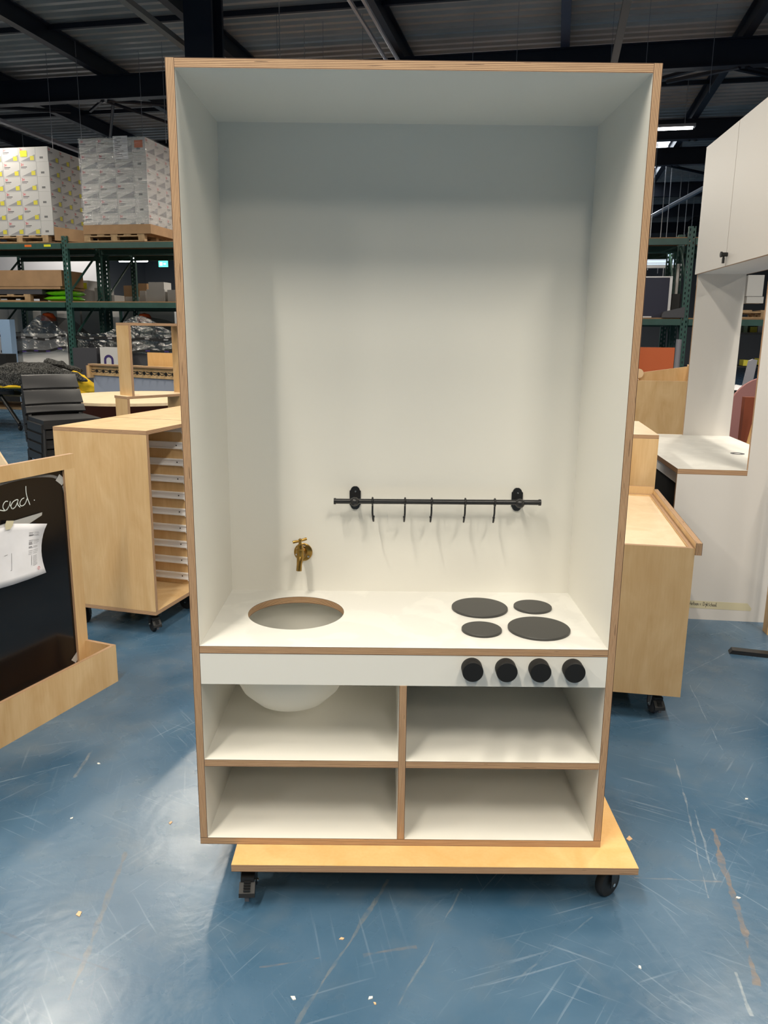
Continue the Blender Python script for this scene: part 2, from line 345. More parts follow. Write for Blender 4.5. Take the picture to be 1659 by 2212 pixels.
# ------------------------------------------------------------------ mesh builder
class MB:
    def __init__(self): self.v = []; self.f = []; self.m = []; self.uv = []
    def face(self, pts, m=0, uv=None):
        i = len(self.v); self.v += [tuple(p) for p in pts]; self.f.append(tuple(range(i, i+len(pts)))); self.m.append(m)
        self.uv += list(uv) if uv else [(0, 0)]*len(pts)
    def box(self, x0, x1, y0, y1, z0, z1, m=0, thin=None, em=1):
        """box; thin names the thickness axis whose four rims take the edge material"""
        c = lambda i, j, k: ((x0, x1)[i], (y0, y1)[j], (z0, z1)[k])
        F = {'x0': [c(0,1,0), c(0,0,0), c(0,0,1), c(0,1,1)], 'x1': [c(1,0,0), c(1,1,0), c(1,1,1), c(1,0,1)],
             'y0': [c(0,0,0), c(1,0,0), c(1,0,1), c(0,0,1)], 'y1': [c(1,1,0), c(0,1,0), c(0,1,1), c(1,1,1)],
             'z0': [c(0,1,0), c(1,1,0), c(1,0,0), c(0,0,0)], 'z1': [c(0,0,1), c(1,0,1), c(1,1,1), c(0,1,1)]}
        lo = (x0, y0, z0); hi = (x1, y1, z1)
        for k, pts in F.items():
            if thin and k[0] != thin:
                ti = 'xyz'.index(thin); ai = [a for a in range(3) if a != ti and a != 'xyz'.index(k[0])][0]
                uv = [(p[ai]+x0*.37+z0*.71, (p[ti]-lo[ti])/(hi[ti]-lo[ti])) for p in pts]
                self.face(pts, em, uv)
            else: self.face(pts, m, [(p[0], p[2]) for p in pts])
        return self
    def prism(self, poly, h0, h1, axis='y', m=0, em=None):
        """polygon extruded along axis; poly is (a,b): y -> (x,z), x -> (y,z), z -> (x,y)"""
        def P(a, b_, h): return {'y': (a, h, b_), 'x': (h, a, b_), 'z': (a, b_, h)}[axis]
        A = [P(a, b_, h0) for a, b_ in poly]; B = [P(a, b_, h1) for a, b_ in poly]
        ar = sum(poly[i][0]*poly[(i+1) % len(poly)][1]-poly[(i+1) % len(poly)][0]*poly[i][1] for i in range(len(poly)))
        flip = (ar > 0) == (axis != 'y')
        self.face(A[::-1] if flip else A, m); self.face(B if flip else B[::-1], m)
        n = len(poly); u = 0
        for i in range(n):
            j = (i+1) % n; d = math.dist(poly[i], poly[j])
            q = [A[i], A[j], B[j], B[i]]; uv = [(u, 0), (u+d, 0), (u+d, 1), (u, 1)]
            if not flip: q = q[::-1]; uv = uv[::-1]
            self.face(q, m if em is None else em, uv); u += d
        return self
    def cyl(self, p0, p1, r0, r1=None, n=16, m=0, caps=True, cm=None):
        p0 = Vector(p0); p1 = Vector(p1); r1 = r0 if r1 is None else r1
        d = (p1-p0).normalized(); a = d.orthogonal().normalized(); b_ = d.cross(a)
        A = [p0+(a*math.cos(t)+b_*math.sin(t))*r0 for t in [2*PI*i/n for i in range(n)]]
        B = [p1+(a*math.cos(t)+b_*math.sin(t))*r1 for t in [2*PI*i/n for i in range(n)]]
        for i in range(n):
            j = (i+1) % n; self.face([A[i], A[j], B[j], B[i]], m)
        if caps:
            self.face(A[::-1], m if cm is None else cm); self.face(B, m if cm is None else cm)
        return self
    def lathe(self, prof, c, axis='z', n=32, m=0):
        """prof: (radius, height along axis)"""
        def P(r, h, t):
            x, y = r*math.cos(t), r*math.sin(t)
            return {'z': (c[0]+x, c[1]+y, c[2]+h), 'y': (c[0]+x, c[1]-h, c[2]+y), 'x': (c[0]+h, c[1]+x, c[2]+y)}[axis]
        for k in range(len(prof)-1):
            (r0, h0), (r1, h1) = prof[k], prof[k+1]
            for i in range(n):
                t0, t1 = 2*PI*i/n, 2*PI*(i+1)/n
                if r0 < 1e-6: q = [P(r0, h0, t0), P(r1, h1, t1), P(r1, h1, t0)]
                elif r1 < 1e-6: q = [P(r0, h0, t0), P(r0, h0, t1), P(r1, h1, t0)]
                else: q = [P(r0, h0, t0), P(r0, h0, t1), P(r1, h1, t1), P(r1, h1, t0)]
                self.face(q, m)
        return self
    def tube(self, pts, r, n=10, m=0, caps=True):
        pts = [Vector(p) for p in pts]; rs = r if isinstance(r, (list, tuple)) else [r]*len(pts)
        rings = []; a = None
        for i, p in enumerate(pts):
            d = (pts[min(i+1, len(pts)-1)]-pts[max(i-1, 0)]).normalized()
            a = d.orthogonal().normalized() if a is None else (a-d*a.dot(d)).normalized()
            b_ = d.cross(a); rings.append([p+(a*math.cos(2*PI*k/n)+b_*math.sin(2*PI*k/n))*rs[i] for k in range(n)])
        for i in range(len(rings)-1):
            for k in range(n):
                j = (k+1) % n; self.face([rings[i][k], rings[i][j], rings[i+1][j], rings[i+1][k]], m)
        if caps: self.face(rings[0][::-1], m); self.face(rings[-1], m)
        return self
    def torus(self, c, R, r, axis, n=20, k=8, m=0):
        ax = Vector(axis).normalized(); a = ax.orthogonal().normalized(); b_ = ax.cross(a); c = Vector(c)
        def P(i, j):
            t = 2*PI*i/n; s = 2*PI*j/k; d = a*math.cos(t)+b_*math.sin(t)
            return c + d*(R+r*math.cos(s)) + ax*(r*math.sin(s))
        for i in range(n):
            for j in range(k): self.face([P(i, j), P(i+1, j), P(i+1, j+1), P(i, j+1)], m)
        return self
    def ribbon(self, pts, wd, o, ex, ey, m=0):
        """flat pen stroke: pts in (a,b) metres on the plane o + a*ex + b*ey"""
        n = len(pts)
        Ls, Rs = [], []
        for i in range(n):
            x0, y0 = pts[max(i-1, 0)]; x1, y1 = pts[min(i+1, n-1)]; l = math.hypot(x1-x0, y1-y0) or 1
            nx, ny = -(y1-y0)/l*wd/2, (x1-x0)/l*wd/2; a, b_ = pts[i]
            Ls.append(o+ex*(a+nx)+ey*(b_+ny)); Rs.append(o+ex*(a-nx)+ey*(b_-ny))
        for i in range(n-1): self.face([Rs[i], Rs[i+1], Ls[i+1], Ls[i]], m)
        return self
    def mesh(self, name, mats, smooth=False):
        me = bpy.data.meshes.new(name); me.from_pydata(self.v, [], self.f)
        for mt in mats: me.materials.append(mt)
        for i, p in enumerate(me.polygons): p.material_index = self.m[i]
        ul = me.uv_layers.new(name='UVMap')
        for i, u in enumerate(self.uv): ul.data[i].uv = u
        import bmesh
        bm = bmesh.new(); bm.from_mesh(me); bmesh.ops.remove_doubles(bm, verts=bm.verts, dist=1e-5); bm.to_mesh(me); bm.free()
        if smooth:
            for p in me.polygons: p.use_smooth = True
            me.set_sharp_from_angle(angle=math.radians(40))
        me.update(); return me
    def obj(self, name, mats, parent=None, smooth=False, loc=None, rz=None):
        if not isinstance(mats, (list, tuple)): mats = [mats]
        o = bpy.data.objects.new(name, self.mesh(name, mats, smooth)); C.objects.link(o)
        if parent: o.parent = parent
        if loc is not None: o.location = loc
        if rz is not None: o.rotation_euler = (0, 0, rz)
        return o
def tag(o, label, cat, group=None):
    o['label'] = label; o['category'] = cat
    if group: o['group'] = group
    return o
def thing(name, label, cat, loc=(0, 0, 0), rz=0, group=None):
    o = bpy.data.objects.new(name, None); C.objects.link(o); o.empty_display_size = .05
    o.location = loc; o.rotation_euler = (0, 0, rz); return tag(o, label, cat, group)
def struct(o, label=None):
    o['kind'] = 'structure'
    if label: o['label'] = label
    return o
def copy_tree(o, parent=None):
    c = o.copy(); C.objects.link(c); c.parent = parent
    for ch in o.children: copy_tree(ch, c)
    return c
def part(name, mats, parent, *boxes, thin=None):
    mb = MB()
    for bx in boxes: mb.box(*bx, thin=thin)
    return mb.obj(name, mats, parent)

# ------------------------------------------------------------------ the hall
fl = MB().box(-26, 26, -14, 46, -.1, 0).obj('floor', FLOOR); struct(fl, 'blue painted concrete floor, scuffed and scratched')
fl.rotation_euler = (0, 0, 0)
HALL = -TH
def hall(mb, name, mats, parent=None, smooth=False): 
    o = mb.obj(name, mats, parent, smooth)
    if not parent: o.rotation_euler = (0, 0, HALL)
    return o
for nm, bx in (('wall_back', (-22, 22, 40, 40.2, 0, 7)), ('wall_front', (-22, 22, -12.2, -12, 0, 7)),
               ('wall_left', (-22.2, -22, -12.2, 40.2, 0, 7)), ('wall_right', (22, 22.2, -12.2, 40.2, 0, 7))):
    struct(hall(MB().box(*bx), nm, WALLG), 'grey hall wall')
part_wall = hall(MB().box(-20, -11.93, 19.0, 19.15, 0, 3.6), 'wall_partition', WALLW); struct(part_wall, 'white partition wall behind the pallet rack')
# corrugated sheet roof: trapezoid ribs running along hall x
mb = MB(); p = .25; y = -12.0
prof = []
while y < 40:
    prof += [(y, 6.32), (y+.10, 6.32), (y+.13, 6.22), (y+.22, 6.22)]; y += p
for i in range(len(prof)-1):
    a, b_ = prof[i], prof[i+1]
    mb.face([(-22, a[0], a[1]), (-22, b_[0], b_[1]), (22, b_[0], b_[1]), (22, a[0], a[1])])
ceil_o = hall(mb, 'ceiling', ROOF); struct(ceil_o, 'corrugated metal roof sheets on dark steel beams')
def hbox(name, mats, *bx):
    mb = MB()
    for q in bx: mb.box(*q)
    return mb.obj(name, mats, ceil_o)
def ibeam(name, mt, along, c, a0, a1, z0, z1, wd=.16):
    """I section running along hall x or y"""
    mb = MB()
    for (w_, q0, q1) in ((wd, z0, z0+.02), (.02, z0+.02, z1-.02), (wd, z1-.02, z1)):
        if along == 'x': mb.box(a0, a1, c-w_/2, c+w_/2, q0, q1)
        else: mb.box(c-w_/2, c+w_/2, a0, a1, q0, q1)
    return mb.obj(name, mt, ceil_o)
for Yg in (0.5, 6.6, 12.75, 17.6, 20.3, 25.0, 29.3, 34.0):
    ibeam('girder', NAVY, 'x', Yg, -22, 22, 5.5, 5.9, .2)
for Xj in (-16.0, -13.3, -10.5, -8.05, -5.35, -2.5, 0.2, 2.95, 5.7, 8.4, 11.1, 13.8):
    ibeam('joist', NAVY if abs(Xj-.2) > .1 else NAVYL, 'y', Xj, -12, 40, 5.9, 6.2, .14)
for Yp in (3.5, 8.9, 11.12, 14.4, 15.9, 18.9, 22.6, 27.0):
    hbox('purlin', NAVY, (-22, 22, Yp-.03, Yp+.03, 6.12, 6.2))
# knee braces and roof bracing rods
def brace(a, e, r=.035, mt=NAVY, nm='brace'):
    return MB().tube([a, e], r, 6).obj(nm, mt, ceil_o)
for Xj in (-10.5, -8.05, 2.95, -2.5):
    for s in (-1, 1):
        brace((Xj+s*.05, 12.75, 5.5), (Xj+s*1.0, 13.9, 4.75+.9)); brace((Xj+s*.05, 17.6, 5.5), (Xj+s*1.1, 18.9, 5.9))
        brace((Xj+s*.05, 20.3, 5.5), (Xj+s*1.2, 21.6, 5.9))
brace((-7.9, 12.8, 5.55), (-9.6, 15.4, 5.05), .03); brace((-8.2, 12.8, 5.55), (-6.4, 14.6, 5.1), .03)
brace((2.9, 13.5, 5.85), (.2, 16.0, 5.85), .04); brace((3.0, 14.0, 5.85), (5.6, 16.0, 5.85), .04)
brace((2.9, 22.0, 5.85), (5.6, 25, 5.85), .04); brace((.2, 22.5, 5.85), (2.9, 25, 5.85), .04)
# lamp rails and conduits below the roof
hbox('lamp_rail', TANST, (-5.10, -5.00, 0, 20, 5.26, 5.33))
hbox('lamp_rail', TANST, (.88, .98, 0, 14, 5.28, 5.34))
hbox('lamp_rail', MGREY, (-9.85, -9.75, 0, 24, 5.04, 5.1))
for dx in (0, .17): MB().tube([(-2.36+dx, 0, 5.3), (-2.36+dx, 20, 5.3)], .028, 8).obj('conduit_pipe', PIPE, ceil_o)
MB().tube([(4.6, 16, 5.1), (2.6, 27, 4.9)], .06, 6).obj('conduit_pipe', PIPE, ceil_o)
for X, Y in [(-9.4, 11.5), (-8.9, 12.3), (-8.0, 11.8), (-7.2, 12.5), (-6.6, 12.2), (-5.9, 11.9), (-4.2, 11.3), (-3.6, 11.8), (-2.9, 11.6), (-1.2, 11.9), (-.5, 11.6), (.9, 11.9), (1.4, 11.7), (2.4, 12.2)]:
    MB().tube([(X, Y, 6.22), (X, Y, 4.6 if X < -6 else 5.0)], .005, 4).obj('hanger_wire', MGREY, ceil_o)
for k in range(9):
    X = 2.3+k*.17+random.random()*.1; Y = 19+k*1.1
    MB().tube([(X*Y/19*.95, Y, 6.2), (X*Y/19*.95, Y, 3.0)], .012, 4).obj('hanger_wire', ALU, ceil_o)
# skylights between the joists
for Y0, Y1 in ((20.55, 22.1), (23.4, 24.6), (26.0, 28.4)):
    hbox('skylight', [SKYL], (.45, 2.86, Y0, Y1, 6.14, 6.2)); hbox('skylight_frame', [ALU], (3.05, 3.12, Y0-.1, Y1+.1, 5.95, 6.2))
# column
col = hall(MB().box(-4.85, -4.45, 9.35, 9.41, 0, 6.2).box(-4.67, -4.63, 9.41, 9.71, 0, 6.2).box(-4.85, -4.45, 9.71, 9.77, 0, 6.2), 'column', NAVY)
struct(col, 'dark navy steel roof column behind the white kitchen')

# lamps: each a hung fitting with a body and a tube
lamp0 = None
for i, (X, Y, al) in enumerate(LAMPS):
    o = thing('ceiling_lamp', '', 'lamp', bw(X, Y, LAMP_Z), HALL + (PI/2 if al else 0), 'tube lamps under the roof')
    if lamp0 is None:
        bm_ = MB().box(-.08, .08, -.78, .78, 0, .05).mesh('body', [ALU])
        tm_ = MB().cyl((0, -.74, -.015), (0, .74, -.015), .02, n=10).mesh('tube', [TUBE], True)
        hm_ = MB().tube([(0, 0, .05), (0, 0, 1.2)], .006, 5).mesh('hanger', [ALU])
        lamp0 = 1
    for nm, me in (('body', bm_), ('tube', tm_), ('hanger', hm_), ('hanger', hm_)):
        c = bpy.data.objects.new(nm, me); C.objects.link(c); c.parent = o
        if nm == 'hanger': c.location.y = .6 if any(q.name.startswith('hanger') and q is not c for q in o.children) else -.6
    o['label'] = ('lit tube lamp hanging above the left pallet of cartons' if i == 0 else
                  'lit tube lamp seen between the kitchen top and the white wall unit' if i == 1 else 'unseen hanging tube lamp under the corrugated roof, some added as fill light')

# ------------------------------------------------------------------ white play kitchen
ZB = .118; T = .0185; HW = .5; H = 1.785; D = .418
ZW = .5278+ZB; ZF = .4314+ZB; ZS = .2325+ZB
k = thing('play_kitchen', 'tall white play kitchen with plywood edges, open shelves, sink, hob and knobs', 'play kitchen', (0, 0, ZB))
PK = lambda z: z-ZB
wm = [WHITE, EDGE]
part('side_panel', wm, k, (-HW, -HW+T, 0, D+.012, T, H), thin='x')
part('side_panel', wm, k, (HW-T, HW, 0, D+.012, T, H), thin='x')
part('top_panel', wm, k, (-HW+T, HW-T, 0, D, H-T, H), thin='z')
part('bottom_panel', wm, k, (-HW, HW, 0, D+.012, 0, T), thin='z')
part('back_panel', wm, k, (-HW+T, HW-T, D, D+.012, T, H), thin='y')
part('fascia', wm, k, (-HW+T, HW-T, .0005, T, PK(ZF), PK(ZW)-T), thin='y')
part('divider', wm, k, (-.0095, .0090, 0, D, T, PK(ZF)), (-.0095, .0090, T, D, PK(ZF), PK(ZW)-T), thin='x')
part('shelf', wm, k, (-HW+T, -.0095, .001, D, PK(ZS)-T, PK(ZS)), thin='z')
part('shelf', wm, k, (.0090, HW-T, .001, D, PK(ZS)-T, PK(ZS)), thin='z')
# worktop with round cut-out
cx, cy, cr_ = -.279, .237, .126
mb = MB(); x0, x1, y0, y1 = -HW+T, HW-T, 0, D; z1 = PK(ZW); z0 = z1-T
angs = sorted([2*PI*i/72 for i in range(72)] + [math.atan2(yy-cy, xx-cx) % (2*PI) for xx in (x0, x1) for yy in (y0, y1)])
def rim(t):
    dx, dy = math.cos(t), math.sin(t); s = 1e9
    if dx > 1e-9: s = min(s, (x1-cx)/dx)
    if dx < -1e-9: s = min(s, (x0-cx)/dx)
    if dy > 1e-9: s = min(s, (y1-cy)/dy)
    if dy < -1e-9: s = min(s, (y0-cy)/dy)
    return (cx+dx*s, cy+dy*s)
for i in range(len(angs)):
    t0, t1 = angs[i], angs[(i+1) % len(angs)]
    if i == len(angs)-1: t1 += 2*PI
    a0 = (cx+cr_*math.cos(t0), cy+cr_*math.sin(t0)); a1 = (cx+cr_*math.cos(t1), cy+cr_*math.sin(t1)); o0, o1 = rim(t0), rim(t1)
    mb.face([a0+(z1,), o0+(z1,), o1+(z1,), a1+(z1,)], 0); mb.face([a1+(z0,), o1+(z0,), o0+(z0,), a0+(z0,)], 0)
    mb.face([a0+(z0,), a0+(z1,), a1+(z1,), a1+(z0,)], 1, [(t0*cr_, 0), (t0*cr_, 1), (t1*cr_, 1), (t1*cr_, 0)])
    uu = lambda q: q[0]+q[1]
    mb.face([o0+(z0,), o1+(z0,), o1+(z1,), o0+(z1,)], 1, [(uu(o0), 0), (uu(o1), 0), (uu(o1), 1), (uu(o0), 1)])
mb.obj('worktop', [WTOP, EDGE], k)
zb0 = PK(ZW)-T
bp_out = [(.167, zb0-.0005), (.166, zb0-.05), (.161, zb0-.10), (.150, zb0-.145), (.130, zb0-.186), (.095, zb0-.220), (.05, zb0-.241), (0, zb0-.247)]
mb = MB().lathe(bp_out, (cx-.016, cy, 0), n=56)
o = mb.obj('sink_bowl', BOWL, k, True); o['label'] = 'white round sink bowl under the cut-out'
for (bx, by_, r, lb) in ((.211, .277, .075, 'large'), (.356, .288, .051, 'small'), (.197, .116, .050, 'small'), (.342, .127, .0775, 'large')):
    z = PK(ZW)
    o = MB().lathe([(0, z), (r-.0005, z), (r, z+.0005), (r, z+.0055), (r-.001, z+.0065), (0, z+.0065)], (bx, by_, 0), n=56).obj('hob_disc', HOB, k, True)
    o['label'] = lb + ' dark grey hob disc'
for kx in (.161, .241, .320, .400):
    o = MB().lathe([(0, 0), (.0248, 0), (.0248, .027), (.0236, .0292), (0, .0296)], (kx, 0.0005, PK(.598)), 'y', n=40).obj('knob', KNOB, k, True)
    o['label'] = 'round black control knob'
# brass tap
tp = MB().lathe([(0, 0), (.026, 0), (.026, .003), (.0245, .0042), (.012, .0045), (.0112, .008), (.0105, .022), (.0095, .05), (0, .052)], (-.277, D, PK(.761)), 'y', n=32).obj('tap', BRASS, k, True)
tp['label'] = 'small brass tap on the back panel'
ty = D-.052
MB().lathe([(0, -.012), (.0098, -.010), (.0102, .006), (.0095, .014), (.011, .015), (.011, .019), (.0086, .020), (.0075, .030), (.0045, .031), (.0042, .042), (0, .042)], (-.280, ty, PK(.766)), n=24).obj('valve_body', BRASS, tp, True)
sp_pts = [(-.280, ty, PK(.762)), (-.281, ty-.006, PK(.752)), (-.282, ty-.010, PK(.742)), (-.283, ty-.012, PK(.724))]
MB().tube(sp_pts, [.0098, .0085, .0074, .0076], 16).obj('spout', BRASS, tp, True)
MB().tube([(-.300, ty-.004, PK(.803)), (-.297, ty-.003, PK(.804)), (-.283, ty-.0008, PK(.8065)), (-.277, ty+.0008, PK(.8075)), (-.266, ty+.003, PK(.811)), (-.262, ty+.004, PK(.812))], [.0036, .0042, .0034, .0034, .0042, .0036], 12).obj('tap_handle', BRASS, tp, True)
MB().lathe([(0, -.004), (.0048, -.003), (.0052, .001), (.003, .005), (0, .006)], (-.280, ty, PK(.808)), n=16).obj('handle_knob', BRASS, tp, True)
for a in (80, 200, 320):
    MB().lathe([(0, 0), (.0034, .0004), (.0032, .002), (0, .003)], (-.277+.0195*math.cos(math.radians(a)), D-.0042, PK(.761)+.0195*math.sin(math.radians(a))), 'y', n=12).obj('screw', CHROME, tp, True)
# utensil rail
RY = .372; RZ = PK(.9185)
rail = MB().tube([(-.185, RY, RZ), (.378, RY, RZ+.002)], .0072, 16).obj('rail', BLACKM, k, True); rail['label'] = 'black metal utensil rail on two ornate brackets'
for sx, xx in ((-1, -.187), (1, .380)):
    MB().cyl((xx, RY, RZ+(0 if sx < 0 else .002)), (xx+sx*-.006, RY, RZ+(0 if sx < 0 else .002)), .0088, n=20).obj('end_cap', BLACKM, rail, True)
for bx in (-.130, .322):
    hw, hh = .0155, .033; poly = []
    for q, (sx, sz) in enumerate(((1, 1), (-1, 1), (-1, -1), (1, -1))):
        pts = [(hw, .014), (hw, .020), (hw*.86, .021), (hw*.74, .026), (hw*.55, .0300), (hw*.25, .0327)]
        if q % 2: pts = pts[::-1]
        poly += [(bx+sx*a, RZ+.001+sz*b_) for a, b_ in pts]
    MB().prism(poly, D-.004, D, 'y').obj('bracket_plate', BLACKM, rail)
    MB().lathe([(0, 0), (.006, 0), (.0055, .03), (.007, .034), (.0118, .040), (.013, .047), (.0118, .054), (.006, .059), (0, .060)], (bx, D-.004, RZ), 'y', n=20).obj('bracket_post', BLACKM, rail, True)
    MB().lathe([(0, 0), (.003, 0), (.0022, .0015), (0, .002)], (bx+.001, D-.004, RZ+.019), 'y', n=10).obj('screw', CHROME, rail, True)
hook_lab = ['leftmost black hook on the utensil rail, nearest the tap', 'second black hook from the left on the utensil rail', 'middle one of five black hooks on the utensil rail',
            'fourth black hook from the left on the utensil rail', 'rightmost black hook on the utensil rail']
for hx, lb, tw in zip((-.081, .008, .081, .173, .254), hook_lab, (.003, -.002, -.003, -.004, -.004)):
    h = thing('rail_hook', lb, 'hook', (hx, RY, .9185), 0, 'hooks on the utensil rail')
    MB().torus((0, 0, 0.0005), .0101, .0026, (1, 0, 0)).obj('ring', BLACKM, h, True)
    MB().tube([(0, 0, -.0105), (0, 0, -.030), (tw*.3, 0, -.042), (tw*.7, -.004, -.050), (tw, -.011, -.052), (tw, -.017, -.046), (tw, -.018, -.040)], .0026, 10).lathe([(0, -.004), (.0035, -.002), (.0035, .002), (0, .004)], (tw, -.018, -.038), n=10).obj('hook_stem', BLACKM, h, True)

# ------------------------------------------------------------------ dolly under the kitchen
def caster(parent, x, y, z, h, rz=0, brake=True, wm_=BLACK, fm=BLACKM, top=0):
    """caster whose plate touches height z (local) and wheel the floor at z-h"""
    R = h*.38
    plate = MB().box(-.026, .026, -.026, .026, -.004, 0).cyl((0, 0, -.016), (0, 0, -.004), .018, n=16).obj('caster', fm, parent)
    plate.location = (x, y, z); plate.rotation_euler = (0, 0, rz)
    yc = .012; zc = -h+R
    fk = MB()
    for s in (-1, 1):
        fk.prism([(-.012, -.016), (yc-.010, zc-.006), (yc+.008, zc-.008), (.020, -.016)], s*.0175-.0015, s*.0175+.0015, 'x')
    fk.box(-.019, .019, -.012, .016, -.020, -.016); fk.obj('fork', fm, plate)
    MB().lathe([(0, -.011), (R*.7, -.011), (R*.92, -.0105), (R, -.006), (R, .006), (R*.92, .0105), (R*.7, .011), (0, .011)], (0, yc, zc), 'x', n=28).obj('wheel', wm_, plate, True)
    MB().cyl((-.022, yc, zc), (.022, yc, zc), .0045, n=10).obj('axle', CHROME, plate, True)
    if brake:
        br = MB().box(-.016, .016, -.032, -.006, -.034, -.022)
        br.prism([(-.030, -.034), (-.050, -.052), (-.052, -.062), (-.047, -.066), (-.030, -.046)], -.019, .019, 'x')
        for q in range(4): br.box(-.008, .008, -.036-q*.0045, -.0335-q*.0045, -.036-q*.004, -.031-q*.0042)
        br.obj('brake_pedal', BLACK, plate)
        MB().box(-.005, .005, -.050, -.046, -.074, -.058).obj('release_tab', DGREY, plate)
    return plate
d = thing('plywood_dolly', 'varnished plywood dolly board on black casters under the white kitchen', 'dolly', (0, 0, 0))
part('board', [BIRCHY, EDGE2], d, (-.409, .572, -.079, .50, ZB-.0185, ZB), thin='z')
for x, y, r, b_ in ((-.374, -.040, .04, True), (.528, -.012, 2.2, False), (-.372, .445, .4, False), (.53, .445, 1.2, False)):
    caster(d, x, y, ZB-.0185, ZB-.0185, r, b_)

# ------------------------------------------------------------------ plywood drawer cabinets behind, left
def carcass(t, wd, dp, z0, z1, mats=(BIRCH, EDGE2), th=.018, back=True, divider=None, open_side='x'):
    """open box: u = -wd..0 , v = 0..dp, open on +u"""
    part('side_panel', list(mats), t, (-wd, 0, 0, th, z0+th, z1-th), thin='y')
    part('side_panel', list(mats), t, (-wd, 0, dp-th, dp, z0+th, z1-th), thin='y')
    part('top_panel', list(mats), t, (-wd, 0, 0, dp, z1-th, z1), thin='z')
    part('bottom_panel', list(mats), t, (-wd, 0, 0, dp, z0, z0+th), thin='z')
    if back: part('back_panel', list(mats), t, (-wd, -wd+.008, th, dp-th, z0+th, z1-th), thin='x')
AN = math.radians(-16); AO = Vector((-1.079, 1.67, 0))
a = thing('drawer_cabinet', 'open birch plywood drawer cabinet with white runners, left of the kitchen', 'cabinet', AO, AN, 'plywood cabinets on casters')
carcass(a, .475, .43, .10, .945)
rm = MB().box(-.40, -.055, -.008, 0, -.017, .017).box(-.40, -.06, -.013, -.008, -.017, -.011).box(-.40, -.06, -.013, -.008, .011, .017).box(-.062, -.055, -.014, -.008, -.022, -.010)
rmesh = rm.mesh('drawer_runner', [STEELW])
smesh = MB().cyl((-.095, -.0085, 0), (-.095, -.0078, 0), .0035, n=8).mesh('runner_hole', [BLACK])
for q in range(10):
    for side in (0, 1):
        r = bpy.data.objects.new('drawer_runner', rmesh); C.objects.link(r); r.parent = a
        if side == 0: r.location = (0, .43-.018, .9075-q*.083)
        else: r.location = (-.455, .018, .9075-q*.083); r.rotation_euler = (0, 0, PI)
        if side == 0:
            s = bpy.data.objects.new('runner_hole', smesh); C.objects.link(s); s.parent = r
for x, y, r in ((-.045, .05, .9), (-.42, .06, .3), (-.05, .38, 1.6), (-.42, .38, .2)): caster(a, x, y, .10, .10, r, x > -.1)
a2 = thing('drawer_cabinet', 'birch plywood cabinet pushed against the drawer cabinet, mostly hidden by the kitchen', 'cabinet', AO + Matrix.Rotation(AN, 3, 'Z') @ Vector((0, .436, 0)), AN, 'plywood cabinets on casters')
carcass(a2, .475, .86, .10, .945)
for x, y, r in ((-.045, .05, .9), (-.42, .06, .3), (-.05, .80, 1.6), (-.42, .80, .2)): caster(a2, x, y, .10, .10, r, False)

# ------------------------------------------------------------------ chalkboard stand, far left front
P0 = gz(190, 1381, .155); P0.z = 0
ee = Vector((-.3815, -.9244, 0)); nn = Vector((-.9244, .3815, 0))      # along the board to the left, away from the viewer
EA = math.atan2(-ee.y, -ee.x)                                          # local +x points to the right end
es = thing('chalkboard_stand', 'black chalkboard in a birch plywood frame with tray, standing on the floor at the left', 'chalkboard', P0, EA)
# local: x from -1.15 to 0, y = depth behind (0..), front face at y = 0
LB = 1.2; ZT = .909; FWD = .055
part('frame_stile', [BIRCH, EDGE2], es, (-FWD, 0, 0, .02, .02, ZT-FWD), thin='y')
part('frame_stile', [BIRCH, EDGE2], es, (-LB, -LB+FWD, 0, .02, .02, ZT-FWD), thin='y')
part('frame_rail', [BIRCH, EDGE2], es, (-LB, 0, 0, .02, ZT-FWD, ZT), thin='y')
part('frame_rail', [BIRCH, EDGE2], es, (-LB+FWD, -FWD, 0, .02, .02, .075), thin='y')
part('black_panel', [BOARD], es, (-LB+FWD, -FWD, .010, .018, .075, ZT-FWD))
part('tray_front', [BIRCH, EDGE2], es, (-LB, 0, -.140, -.125, 0, .155), thin='y')
part('tray_side', [BIRCH, EDGE2], es, (-.015, 0, -.125, 0, 0, .155), thin='x')
part('tray_side', [BIRCH, EDGE2], es, (-LB, -LB+.015, -.125, 0, 0, .155), thin='x')
part('tray_floor', [BIRCH, EDGE2], es, (-LB+.015, -.015, -.125, 0, 0, .015), thin='z')
MB().prism([(.02, .30), (.02, .26), (.15, 0), (.18, 0)], -.018, 0, 'x').obj('back_leg', [BIRCH], es)
MB().prism([(.02, .30), (.02, .26), (.15, 0), (.18, 0)], -LB, -LB+.018, 'x').obj('back_leg', [BIRCH], es)
MBW = Matrix.Translation(P0) @ Matrix.Rotation(EA, 4, 'Z'); MBI = MBW.inverted()
def eb(zx, zy, off=.0095):            # crop coordinates -> local point on the black panel (off = local y)
    px, py = zx*.14472, 980+zy*.14466
    N = nn; P = P0 + nn*off
    q = MBI @ gplane(px, py, P, N); return q
def estroke(mb, pts, wd, off=.0092, m=0):
    q = [eb(*p, off) for p in pts]
    mb.ribbon([(v.x, v.z) for v in q], wd, Vector((0, off, 0)), Vector((1, 0, 0)), Vector((0, 0, 1)), m)
def smooth(pts, n=4):
    out = []
    for i in range(len(pts)-1):
        p0 = pts[max(i-1, 0)]; p1 = pts[i]; p2 = pts[i+1]; p3 = pts[min(i+2, len(pts)-1)]
        for j in range(n):
            t = j/n
            out.append(tuple(.5*((2*p1[d_])+(-p0[d_]+p2[d_])*t+(2*p0[d_]-5*p1[d_]+4*p2[d_]-p3[d_])*t*t+(-p0[d_]+3*p1[d_]-3*p2[d_]+p3[d_])*t**3) for d_ in (0, 1)))
    out.append(pts[-1]); return out
mb = MB()
